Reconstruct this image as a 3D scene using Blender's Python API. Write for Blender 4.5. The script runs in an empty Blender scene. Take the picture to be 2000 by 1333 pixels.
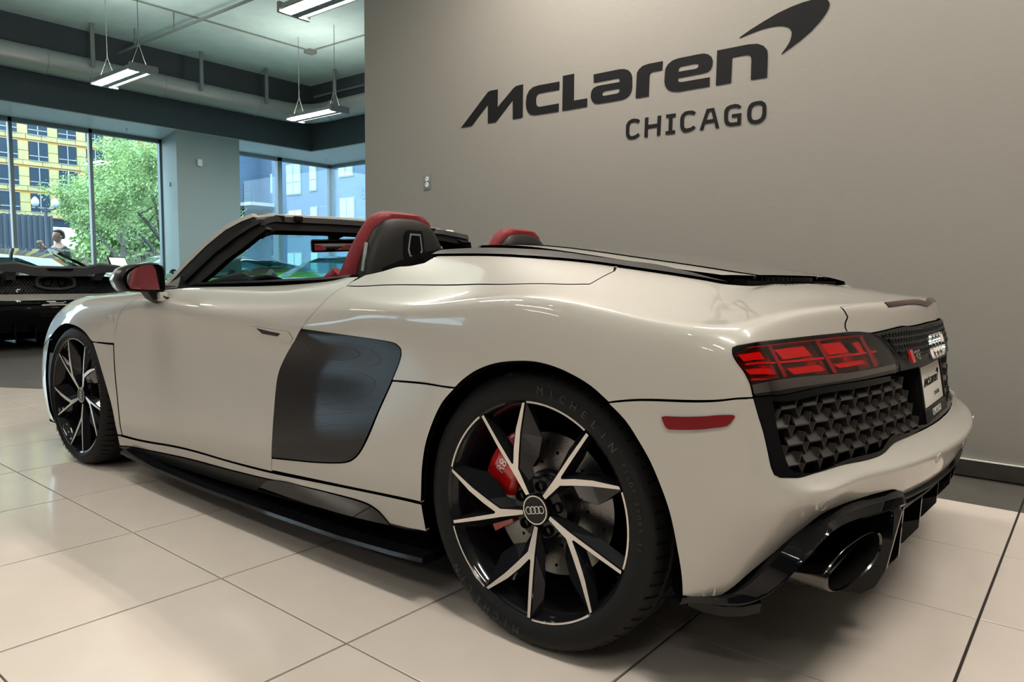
import bpy, bmesh, math, random
import numpy as np
from mathutils import Matrix, Vector
from mathutils.geometry import delaunay_2d_cdt
R_ = math.radians
SC = bpy.context.scene
COL = SC.collection
random.seed(7)
# ------------------------------------------------------------------ camera
cam_d = bpy.data.cameras.new('camera'); cam = bpy.data.objects.new('camera', cam_d); COL.objects.link(cam)
def cam_axes(yaw, pitch, roll):
    f = np.array([math.sin(yaw)*math.cos(pitch), math.cos(yaw)*math.cos(pitch), -math.sin(pitch)])
    r = np.array([math.cos(yaw), -math.sin(yaw), 0.]); u = np.cross(r, f)
    return r*math.cos(roll)+u*math.sin(roll), -r*math.sin(roll)+u*math.cos(roll), f
_r, _u, _f = cam_axes(-.68462, .08896, .01154)
cam.matrix_world = Matrix(((_r[0],_u[0],-_f[0],3.15408),(_r[1],_u[1],-_f[1],-1.07031),(_r[2],_u[2],-_f[2],.90194),(0,0,0,1)))
cam_d.sensor_width = 36; cam_d.lens = 36*1416.9/2000; cam_d.clip_start = .05; cam_d.clip_end = 300
SC.camera = cam
# ------------------------------------------------------------------ light
w = bpy.data.worlds.new('world'); w.use_nodes = True; SC.world = w
bgn = w.node_tree.nodes['Background']
tc = w.node_tree.nodes.new('ShaderNodeTexCoord'); nz = w.node_tree.nodes.new('ShaderNodeTexNoise'); cr = w.node_tree.nodes.new('ShaderNodeValToRGB')
nz.inputs['Scale'].default_value = 2.2; nz.inputs['Detail'].default_value = 4
cr.color_ramp.elements[0].position = .35; cr.color_ramp.elements[0].color = (.62,.82,1,1)
cr.color_ramp.elements[1].position = .65; cr.color_ramp.elements[1].color = (.85,.95,1,1)
w.node_tree.links.new(tc.outputs['Generated'], nz.inputs['Vector']); w.node_tree.links.new(nz.outputs['Fac'], cr.inputs[0]); w.node_tree.links.new(cr.outputs[0], bgn.inputs[0])
bgn.inputs[1].default_value = 4.8
LAMP_W = 22.0        # watts per tube
LAMP_C = (1.0, .90, .785)
CAN_W = 7.0
UP_W = 7.5           # upward light added at the fittings to brighten the ceiling
SC.view_settings.view_transform = 'Standard'; SC.view_settings.look = 'None'
SC.view_settings.gamma = 1; SC.view_settings.use_curve_mapping = False
SC.view_settings.exposure = 0.2
sun_d = bpy.data.lights.new('sun', 'SUN'); sun_d.energy = 1.5; sun_d.angle = .3; sun_d.color = (1,.95,.88)
sun = bpy.data.objects.new('sun', sun_d); COL.objects.link(sun); sun.rotation_euler = (R_(52), 0, R_(-35)); sun.location = (0,0,30)
def area_light(name, loc, sx, sy, watts, color, rot=(0,0,0)):
    d = bpy.data.lights.new(name, 'AREA'); d.shape = 'RECTANGLE'; d.size = sx; d.size_y = sy; d.energy = watts; d.color = color
    o = bpy.data.objects.new(name, d); COL.objects.link(o); o.location = loc; o.rotation_euler = rot
    return o
# daylight coming in through the glass walls (portals, they add no light of their own)
for nm, loc, sx, sy, rot in (('portal_west', (-11.2, 6.3, 1.8), 3.3, 7.0, (0, R_(-90), 0)), ('portal_west_two', (-11.2, .4, 1.8), 3.3, 4.8, (0, R_(-90), 0)), ('portal_north', (-9.0, 9.7, 1.8), 4.5, 3.3, (R_(-90), 0, 0)), ('portal_south', (-7.35, -6.9, 1.7), 5.1, 1.1, (R_(90), 0, 0))):
    o = area_light(nm, loc, sx, sy, 1, (1,1,1), rot); o.data.cycles.is_portal = True
# ------------------------------------------------------------------ helpers
MATS = {}
def mat(name, col=(.8,.8,.8), rough=.5, metal=0, coat=0, spec=.5, emit=None, estr=0, bump=0, bscale=50, coatr=.03, noise=0, nscale=8, alpha=None, stretch=None):
    m = bpy.data.materials.new(name); m.use_nodes = True; nt = m.node_tree; b = nt.nodes['Principled BSDF']
    b.inputs['Base Color'].default_value = (*col,1); b.inputs['Roughness'].default_value = rough; b.inputs['Metallic'].default_value = metal
    b.inputs['Coat Weight'].default_value = coat; b.inputs['Coat Roughness'].default_value = coatr; b.inputs['Specular IOR Level'].default_value = spec
    if emit: b.inputs['Emission Color'].default_value = (*emit,1); b.inputs['Emission Strength'].default_value = estr
    if noise or bump:
        t = nt.nodes.new('ShaderNodeTexCoord'); n = nt.nodes.new('ShaderNodeTexNoise'); n.inputs['Scale'].default_value = nscale; n.inputs['Detail'].default_value = 5
        if stretch:
            mp = nt.nodes.new('ShaderNodeMapping'); mp.inputs['Scale'].default_value = stretch; nt.links.new(t.outputs['Object'], mp.inputs[0]); nt.links.new(mp.outputs[0], n.inputs['Vector'])
        else: nt.links.new(t.outputs['Object'], n.inputs['Vector'])
    if noise:
        r = nt.nodes.new('ShaderNodeValToRGB'); r.color_ramp.elements[0].position = .3; r.color_ramp.elements[1].position = .7
        r.color_ramp.elements[0].color = (*[c*(1-noise) for c in col],1); r.color_ramp.elements[1].color = (*[min(1,c*(1+noise)) for c in col],1)
        nt.links.new(n.outputs['Fac'], r.inputs[0]); nt.links.new(r.outputs[0], b.inputs['Base Color'])
    if bump:
        n2 = nt.nodes.new('ShaderNodeTexNoise'); n2.inputs['Scale'].default_value = bscale; n2.inputs['Detail'].default_value = 3
        nt.links.new(t.outputs['Object'], n2.inputs['Vector'])
        bp = nt.nodes.new('ShaderNodeBump'); bp.inputs['Strength'].default_value = bump; bp.inputs['Distance'].default_value = .01
        nt.links.new(n2.outputs['Fac'], bp.inputs['Height']); nt.links.new(bp.outputs[0], b.inputs['Normal'])
    MATS[name] = m; return m
def glass(name, tint, refl=1.45, rough=0.0):
    m = bpy.data.materials.new(name); m.use_nodes = True; nt = m.node_tree; nt.nodes.clear()
    o = nt.nodes.new('ShaderNodeOutputMaterial'); mx = nt.nodes.new('ShaderNodeMixShader'); tr = nt.nodes.new('ShaderNodeBsdfTransparent'); gl = nt.nodes.new('ShaderNodeBsdfGlossy'); fr = nt.nodes.new('ShaderNodeFresnel'); ge = nt.nodes.new('ShaderNodeNewGeometry'); mr = nt.nodes.new('ShaderNodeMapRange'); mr.inputs[3].default_value = refl; mr.inputs[4].default_value = 1/refl; nt.links.new(ge.outputs['Backfacing'], mr.inputs[0]); nt.links.new(mr.outputs[0], fr.inputs[0])
    tr.inputs[0].default_value = (*tint,1); gl.inputs['Roughness'].default_value = rough; 
    nt.links.new(fr.outputs[0], mx.inputs[0]); nt.links.new(tr.outputs[0], mx.inputs[1]); nt.links.new(gl.outputs[0], mx.inputs[2]); nt.links.new(mx.outputs[0], o.inputs[0])
    MATS[name] = m; return m
def M(n): return MATS[n]
mat('paint_white', (.415,.395,.36), .35, coat=1, coatr=.02, spec=.5)
mat('gloss_black', (.003,.003,.004), .025, spec=.28)
mat('matte_black', (.0035,.0035,.0035), .6, spec=.06)
mat('void_black', (.002,.002,.002), .9, spec=.1)
mat('satin_black', (.007,.007,.0075), .35, spec=.15)
mat('strip_black', (.018,.017,.017), .4, spec=.25)
mat('rubber', (.009,.009,.009), .6, spec=.18)
mat('rubber_letter', (.03,.03,.03), .45)
mat('rim_black', (.008,.008,.010), .08, spec=.35)
mat('rim_silver', (.72,.68,.64), .28, metal=.9)
mat('chrome', (.85,.85,.85), .08, metal=1)
mat('dark_chrome', (.10,.095,.09), .12, metal=1)
mat('disc_metal', (.22,.215,.21), .3, metal=1, bump=.1, bscale=200)
mat('caliper_red', (.55,.008,.01), .25, coat=1)
mat('leather_red', (.17,.006,.011), .5, spec=.25, bump=.35, bscale=250)
mat('seat_shell', (.014,.0135,.013), .5, spec=.2)
mat('grille_grey', (.026,.023,.021), .4, spec=.35)
mat('badge_grey', (.02,.021,.021), .45, spec=.3)
mat('lens_red', (.25,.002,.004), .12)
mat('lamp_red', (.56,.010,.010), .25)
mat('lamp_dark', (.42,.005,.011), .25)
mat('lamp_smoke', (.34,.33,.31), .05, metal=1)
mat('reflector_red', (.16,.003,.007), .2, spec=.35)
mat('brake_red', (.035,.003,.006), .15, spec=.25)
mat('plate_white', (.74,.71,.66), .45)
mat('text_dark', (.008,.008,.009), .7, spec=.15)
mat('text_white', (.75,.75,.75), .4)
mat('engine_cover', (.10,.095,.09), .12, coat=1)
mat('wall_grey', (.245,.232,.213), .6, spec=.35, bump=.09, bscale=28)
mat('wall_slate', (.07,.088,.10), .55, spec=.3, bump=.1, bscale=30)
mat('column_lit_frame_grey', (.27,.33,.32), .5, bump=.1, bscale=30)  # soffit's slate paint, lightened to carry the light on the column; also window frames
mat('ceiling_paint', (.64,.86,.86), .8, noise=.06, nscale=3, bump=.4, bscale=14)
mat('white_plain', (.7,.7,.68), .6)
mat('duct_metal', (.45,.46,.46), .45, metal=.5)
mat('pipe_grey', (.22,.26,.26), .5)
mat('fixture_white', (.3,.31,.31), .35)
mat('tube_glow', (1,1,1), .5, emit=(1,.95,.86), estr=16)
mat('can_glow', (1,1,1), .5, emit=(1,.93,.82), estr=25)
mat('frame_alu', (.18,.215,.22), .4, metal=.3)
mat('sill_white', (.75,.78,.78), .35)
mat('tile_light', (.65,.58,.525), .13, noise=.035, nscale=5, spec=.5)
mat('grout', (.02,.015,.013), .9)
mat('tile_dark', (.085,.079,.071), .38, noise=.15, nscale=6)
mat('baseboard_dark', (.035,.032,.028), .4, noise=.2, nscale=9)
glass('window_glass', (.84,.94,.97))
glass('windshield_glass', (.62,.85,.86))
glass('car_glass', (.35,.47,.48))
glass('lens_glass', (.96,.22,.20), 1.3)
glass('lens_smoke', (.97,.93,.93), 1.5)
mat('mirror_glass', (.75,.75,.75), .01, metal=1)
mat('green_paint', (.05,.34,.02), .3, coat=1)
mat('teal_paint', (.012,.035,.035), .2, coat=1)
mat('blue_white', (.7,.75,.78), .3, coat=1)
mat('cyan_film', (.0,.48,.60), .4)
mat('grey_wing', (.05,.05,.052), .4)
def mesh(name, verts, faces, m=None, parent=None, smooth=False, idx=None, mats=None):
    me = bpy.data.meshes.new(name); me.from_pydata([tuple(map(float,v)) for v in verts], [], faces)
    if mats:
        for a in mats: me.materials.append(M(a))
        if idx: me.polygons.foreach_set('material_index', idx)
    elif m: me.materials.append(M(m))
    if smooth: me.polygons.foreach_set('use_smooth', [True]*len(me.polygons))
    me.update()
    o = bpy.data.objects.new(name, me); COL.objects.link(o)
    if parent: o.parent = parent
    return o
def tag(o, label=None, cat=None, group=None, kind=None):
    if label: o['label'] = label
    if cat: o['category'] = cat
    if group: o['group'] = group
    if kind: o['kind'] = kind
    return o
def empty(name, loc=(0,0,0), rz=0, label=None, cat=None, group=None):
    o = bpy.data.objects.new(name, None); COL.objects.link(o); o.location = loc; o.rotation_euler = (0,0,rz); o.empty_display_size = .1
    return tag(o, label, cat, group)
class MB:
    def __init__(s): s.v = []; s.f = []; s.i = []
    def add(s, v, f, k=0):
        n = len(s.v); s.v += [tuple(a) for a in v]; s.f += [tuple(n+i for i in q) for q in f]; s.i += [k]*len(f); return s
    def box(s, lo, hi, k=0, mtx=None):
        v = [(x,y,z) for x in (lo[0],hi[0]) for y in (lo[1],hi[1]) for z in (lo[2],hi[2])]
        if mtx is not None: v = [tuple(mtx @ Vector(a)) for a in v]
        return s.add(v, [(0,1,3,2),(4,6,7,5),(0,4,5,1),(2,3,7,6),(0,2,6,4),(1,5,7,3)], k)
    def tube(s, path, r, n=8, k=0, caps=True):
        P = [Vector(p) for p in path]; rs = r if hasattr(r,'__len__') else [r]*len(P); rings = []
        up = Vector((0,0,1))
        for i,p in enumerate(P):
            d = (P[min(i+1,len(P)-1)]-P[max(i-1,0)]).normalized()
            if abs(d.dot(up)) > .95: up = Vector((1,0,0)) if abs(d.x)<.9 else Vector((0,1,0))
            a = d.cross(up).normalized(); b = d.cross(a).normalized()
            rings.append([p+(a*math.cos(t)+b*math.sin(t))*rs[i] for t in [2*math.pi*j/n for j in range(n)]])
        v = [q for ring in rings for q in ring]; f = []
        for i in range(len(P)-1):
            for j in range(n): f.append((i*n+j, i*n+(j+1)%n, (i+1)*n+(j+1)%n, (i+1)*n+j))
        if caps: f += [tuple(range(n))[::-1], tuple(range((len(P)-1)*n, len(P)*n))]
        return s.add(v, f, k)
    def lathe(s, prof, n=64, k=0, axis='y', a0=0, a1=2*math.pi, c=(0,0,0), closed=False):   # prof: (r, h)
        full = abs(a1-a0-2*math.pi) < 1e-6; m = n if full else n+1; v = []; f = []
        for j in range(m):
            t = a0+(a1-a0)*j/n; ct, st = math.cos(t), math.sin(t)
            for r, h in prof:
                p = (r*ct, h, r*st) if axis == 'y' else ((r*ct, r*st, h) if axis == 'z' else (h, r*ct, r*st))
                v.append((p[0]+c[0], p[1]+c[1], p[2]+c[2]))
        q = len(prof)
        for j in range(n):
            a = j*q; b = ((j+1)%m)*q
            for i in range(q-1+(1 if closed else 0)): f.append((a+i, a+(i+1)%q, b+(i+1)%q, b+i))
        return s.add(v, f, k)
    def obj(s, name, m=None, parent=None, smooth=False, mats=None):
        return mesh(name, s.v, s.f, m, parent, smooth, s.i if mats else None, mats)
def autosmooth(o, ang=35):
    me = o.data; bm = bmesh.new(); bm.from_mesh(me); a = R_(ang)
    bmesh.ops.recalc_face_normals(bm, faces=bm.faces)
    for e in bm.edges: e.smooth = len(e.link_faces) == 2 and e.calc_face_angle(9) < a
    for f in bm.faces: f.smooth = True
    bm.to_mesh(me); bm.free(); return o
def bevel(o, w=.005, seg=2, ang=35):
    bm = bmesh.new(); bm.from_mesh(o.data); bmesh.ops.remove_doubles(bm, verts=bm.verts, dist=1e-6)
    es = [e for e in bm.edges if len(e.link_faces) == 2 and e.calc_face_angle(0) > R_(ang)]
    bmesh.ops.bevel(bm, geom=es, offset=w, segments=seg, profile=.6, affect='EDGES'); bm.to_mesh(o.data); bm.free()
    return autosmooth(o, 40)
def inpoly(P, poly):
    x, y = P[:,0], P[:,1]; ins = np.zeros(len(P), bool); n = len(poly)
    for i in range(n):
        x1,y1 = poly[i]; x2,y2 = poly[(i+1)%n]
        if y1 == y2: continue
        c = ((y1 > y) != (y2 > y)) & (x < (x2-x1)*(y-y1)/(y2-y1)+x1); ins ^= c
    return ins
def segd(P, poly):
    d = np.full(len(P), 9.); n = len(poly)
    for i in range(n):
        a = np.array(poly[i]); b = np.array(poly[(i+1)%n]); ab = b-a; L = ab@ab
        if L < 1e-12: continue
        t = np.clip(((P-a)@ab)/L, 0, 1); d = np.minimum(d, np.hypot(*(P-a-t[:,None]*ab).T))
    return d
def flat_poly(outer, holes=()):        # 2D triangulation of a polygon with holes
    pts = list(outer); ed = [(i,(i+1)%len(outer)) for i in range(len(outer))]
    for h in holes:
        n = len(pts); pts += list(h); ed += [(n+i, n+(i+1)%len(h)) for i in range(len(h))]
    r = delaunay_2d_cdt([Vector(p) for p in pts], ed, [], 0, 1e-7)
    V = [tuple(v) for v in r[0]]; F = []
    for f in r[2]:
        c = np.mean([V[i] for i in f], axis=0)[None]
        if inpoly(c, outer)[0] and not any(inpoly(c, h)[0] for h in holes): F.append(tuple(f))
    return V, F
def plate(mb, outer, holes, fn, t, k=0):     # extruded flat letter: fn(x, y, depth) -> 3D
    V, F = flat_poly(outer, holes); n = len(V)
    mb.add([fn(x,y,t) for x,y in V]+[fn(x,y,0) for x,y in V], [f for f in F]+[tuple(n+i for i in f[::-1]) for f in F], k)
    for lp in [outer]+list(holes):
        m = len(lp); mb.add([fn(x,y,t) for x,y in lp]+[fn(x,y,0) for x,y in lp], [(i,(i+1)%m,m+(i+1)%m,m+i) for i in range(m)], k)
def text(name, s, size, mtx, m, parent=None, depth=.001, ax=0):
    cu = bpy.data.curves.new(name, 'FONT'); cu.body = s; cu.size = size; cu.extrude = depth; cu.align_x = 'CENTER'; cu.align_y = 'CENTER'; cu.resolution_u = 3
    if ax: cu.space_character = 1+ax
    o = bpy.data.objects.new(name+'_tmp', cu); COL.objects.link(o)
    dg = bpy.context.evaluated_depsgraph_get(); me = bpy.data.meshes.new_from_object(o.evaluated_get(dg))
    bpy.data.objects.remove(o); bpy.data.curves.remove(cu)
    me.name = name; me.transform(mtx); me.materials.clear(); me.materials.append(M(m))
    o = bpy.data.objects.new(name, me); COL.objects.link(o)
    if parent: o.parent = parent
    return o
def frame_mtx(o, x, y):            # columns: x axis, y axis, normal, origin
    x = Vector(x).normalized(); y = Vector(y).normalized(); z = x.cross(y)
    return Matrix(((x[0],y[0],z[0],o[0]),(x[1],y[1],z[1],o[1]),(x[2],y[2],z[2],o[2]),(0,0,0,1)))
# ---- body surface: rows of points along the car, B-spline across -------------
# car frame: x rearwards from the rear axle, w half width, z up; u runs along the side, round the corner and to the middle of the tail
ST=[-3.55,-3.3,-3.0,-2.65,-2.3,-2.0,-1.6,-1.1,-.9,-.6,-.35,0,.3,.45,.55,.65,.8,.95,1.15,1.45]
TX=None
# per station: 16 (w,z) pairs for the side stations (x = station)
SEC={
-3.55:[(.50,.14),(.52,.2),(.53,.26),(.53,.32),(.52,.38),(.51,.43),(.5,.47),(.49,.5),(.47,.52),(.45,.54),(.43,.55),(.41,.555),(.35,.56),(.28,.565),(.14,.57),(0,.575)],
-3.3:[(.80,.13),(.82,.22),(.83,.30),(.83,.38),(.82,.45),(.81,.51),(.79,.56),(.77,.60),(.745,.625),(.72,.64),(.70,.65),(.66,.655),(.57,.66),(.46,.67),(.23,.69),(0,.70)],
-3.0:[(.90,.135),(.915,.22),(.92,.32),(.92,.42),(.915,.52),(.905,.59),(.89,.65),(.865,.70),(.835,.73),(.805,.748),(.775,.755),(.73,.755),(.62,.735),(.5,.735),(.25,.755),(0,.765)],
-2.65:[(.93,.14),(.94,.22),(.945,.32),(.948,.45),(.948,.56),(.945,.64),(.935,.70),(.91,.75),(.88,.775),(.845,.788),(.80,.793),(.76,.79),(.65,.775),(.5,.77),(.25,.785),(0,.79)],
-2.3:[(.90,.125),(.925,.205),(.93,.30),(.932,.42),(.932,.54),(.936,.64),(.94,.72),(.93,.76),(.90,.79),(.865,.805),(.83,.812),(.79,.812),(.68,.80),(.5,.80),(.25,.82),(0,.83)],
-2.0:[(.895,.115),(.925,.21),(.929,.29),(.928,.40),(.923,.54),(.921,.68),(.940,.757),(.936,.785),(.907,.807),(.88,.822),(.85,.832),(.81,.838),(.7,.83),(.5,.82),(.25,.83),(0,.84)],
-1.6:[(.893,.11),(.925,.24),(.930,.33),(.926,.42),(.921,.54),(.919,.67),(.939,.745),(.936,.775),(.907,.808),(.877,.832),(.845,.846),(.80,.855),(.7,.85),(.5,.84),(.25,.84),(0,.85)],
-1.1:[(.898,.115),(.930,.257),(.935,.36),(.931,.445),(.926,.54),(.924,.65),(.941,.722),(.942,.755),(.917,.802),(.887,.832),(.85,.852),(.80,.87),(.72,.87),(.5,.87),(.25,.87),(0,.87)],
-.9:[(.905,.125),(.934,.265),(.939,.37),(.938,.455),(.934,.55),(.932,.64),(.946,.712),(.946,.755),(.927,.805),(.90,.836),(.865,.859),(.82,.874),(.765,.888),(.68,.93),(.45,.96),(0,.97)],
-.6:[(.92,.15),(.943,.28),(.948,.38),(.948,.47),(.945,.56),(.944,.64),(.951,.71),(.954,.76),(.951,.798),(.942,.816),(.926,.828),(.893,.842),(.79,.903),(.635,.984),(.42,1.008),(0,1.015)],
-.35:[(.935,.19),(.953,.295),(.959,.39),(.961,.48),(.961,.57),(.962,.65),(.965,.72),(.965,.775),(.961,.808),(.954,.821),(.942,.828),(.915,.835),(.79,.903),(.63,.985),(.42,1.0),(0,1.0)],
0:[(.95,.20),(.965,.30),(.972,.40),(.975,.48),(.976,.57),(.976,.65),(.974,.72),(.971,.78),(.964,.83),(.954,.849),(.942,.857),(.912,.863),(.79,.893),(.62,.944),(.42,.957),(0,.958)],
.3:[(.94,.21),(.953,.30),(.958,.39),(.96,.47),(.96,.54),(.96,.61),(.958,.68),(.953,.745),(.946,.786),(.934,.808),(.92,.817),(.89,.823),(.77,.85),(.59,.893),(.40,.905),(0,.908)],
}
TAIL={ # (x,w,z) rows
.45:[(.40,.925,.21),(.425,.93,.30),(.44,.937,.38),(.45,.94,.46),(.455,.941,.50),(.46,.941,.56),(.464,.94,.635),(.464,.937,.70),(.455,.931,.76),(.444,.918,.793),(.43,.898,.808),(.415,.868,.812),(.38,.74,.84),(.34,.55,.872),(.32,.38,.885),(.29,0,.902)],
.55:[(.43,.90,.21),(.47,.905,.30),(.51,.907,.38),(.535,.917,.455),(.542,.915,.497),(.532,.912,.55),(.522,.908,.63),(.520,.905,.70),(.503,.893,.765),(.487,.875,.797),(.47,.85,.815),(.45,.82,.819),(.41,.70,.842),(.36,.52,.87),(.33,.36,.885),(.295,0,.901)],
.65:[(0.465,0.86,0.21),(0.515,0.865,0.3),(0.572,0.865,0.38),(0.62,0.864,0.482),(0.622,0.864,0.499),(0.593,0.864,0.513),(0.558,0.845,0.605),(0.55,0.843,0.695),(0.517,0.833,0.765),(0.505,0.818,0.8),(0.492,0.79,0.824),(0.473,0.76,0.828),(0.43,0.65,0.845),(0.375,0.48,0.872),(0.34,0.33,0.885),(0.3,0,0.9)],
.8:[(0.51,0.72,0.21),(0.565,0.72,0.3),(0.622,0.72,0.385),(0.661,0.7,0.482),(0.663,0.7,0.499),(0.624,0.7,0.513),(0.605,0.7,0.605),(0.596,0.7,0.69),(0.555,0.69,0.765),(0.548,0.68,0.806),(0.54,0.67,0.838),(0.515,0.645,0.841),(0.46,0.55,0.85),(0.395,0.4,0.874),(0.35,0.27,0.885),(0.31,0,0.898)],
.95:[(0.54,0.55,0.21),(0.6,0.55,0.3),(0.668,0.55,0.385),(0.704,0.55,0.482),(0.706,0.55,0.499),(0.655,0.55,0.513),(0.645,0.55,0.585),(0.638,0.55,0.69),(0.598,0.55,0.765),(0.592,0.54,0.81),(0.587,0.535,0.846),(0.56,0.51,0.848),(0.5,0.43,0.855),(0.42,0.31,0.876),(0.365,0.2,0.886),(0.32,0,0.896)],
1.15:[(0.57,0.33,0.21),(0.63,0.33,0.3),(0.716,0.33,0.385),(0.752,0.33,0.482),(0.754,0.33,0.499),(0.691,0.33,0.513),(0.678,0.33,0.585),(0.673,0.33,0.69),(0.645,0.33,0.765),(0.64,0.33,0.812),(0.633,0.325,0.849),(0.607,0.3,0.852),(0.533,0.25,0.86),(0.435,0.18,0.878),(0.375,0.12,0.886),(0.33,0,0.894)],
1.45:[(0.58,0,0.21),(0.645,0,0.3),(0.742,0,0.39),(0.778,0,0.482),(0.78,0,0.499),(0.717,0,0.513),(0.692,0,0.585),(0.688,0,0.69),(0.668,0,0.765),(0.662,0,0.812),(0.661,0,0.85),(0.635,0,0.855),(0.56,0,0.862),(0.45,0,0.879),(0.385,0,0.886),(0.34,0,0.892)],
}
def _tab():
    us=[];P=[]
    for s in ST:
        us.append(s)
        P.append([(s,w,z) for w,z in SEC[s]] if s in SEC else TAIL[s])
    for s in (1.15,.95):
        us.append(2.9-s);P.append([(x,-w,z) for x,w,z in TAIL[s]])
    return np.array(us),np.array(P)          # (n),(n,16,3)
US,PT=_tab()
def _m2(xs,Y):                                # natural cubic spline second derivatives
    n=len(xs);h=np.diff(xs);A=np.eye(n);B=np.zeros_like(Y)
    for i in range(1,n-1):
        A[i,i-1]=h[i-1];A[i,i]=2*(h[i-1]+h[i]);A[i,i+1]=h[i]
        B[i]=6*((Y[i+1]-Y[i])/h[i]-(Y[i]-Y[i-1])/h[i-1])
    return np.linalg.solve(A,B.reshape(n,-1)).reshape(Y.shape)
M2=_m2(US,PT)
def rows_at(u):
    u=np.asarray(u,float);i=np.clip(np.searchsorted(US,u)-1,0,len(US)-2)
    h=(US[i+1]-US[i]);a=((US[i+1]-u)/h)[:,None,None];b=((u-US[i])/h)[:,None,None];h=h[:,None,None]
    return a*PT[i]+b*PT[i+1]+((a**3-a)*M2[i]+(b**3-b)*M2[i+1])*h*h/6
def S(u,v):
    u=np.atleast_1d(np.asarray(u,float));v=np.atleast_1d(np.asarray(v,float))
    R_=rows_at(u)
    lo=2*R_[:,:1]-R_[:,1:2];hi=R_[:,-2:-1]*np.array([1,-1,1]);hi2=2*R_[:,-1:]-R_[:,-2:-1]
    C=np.concatenate([lo,R_,hi],1)
    i=np.clip(np.floor(v).astype(int),0,14);t=(v-i)[:,None];k=np.arange(len(u))
    p0,p1,p2,p3=C[k,i],C[k,i+1],C[k,i+2],C[k,i+3]
    return ((1-t)**3*p0+(3*t**3-6*t*t+4)*p1+(-3*t**3+3*t*t+3*t+1)*p2+t**3*p3)/6
def SN(u,v):
    e=1e-3;du=S(u+e,v)-S(u-e,v);dv=S(u,np.minimum(v+e,15))-S(u,np.maximum(v-e,0))
    n=np.cross(du,dv);n=n/np.maximum(np.linalg.norm(n,axis=1,keepdims=True),1e-12)
    return n
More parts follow.
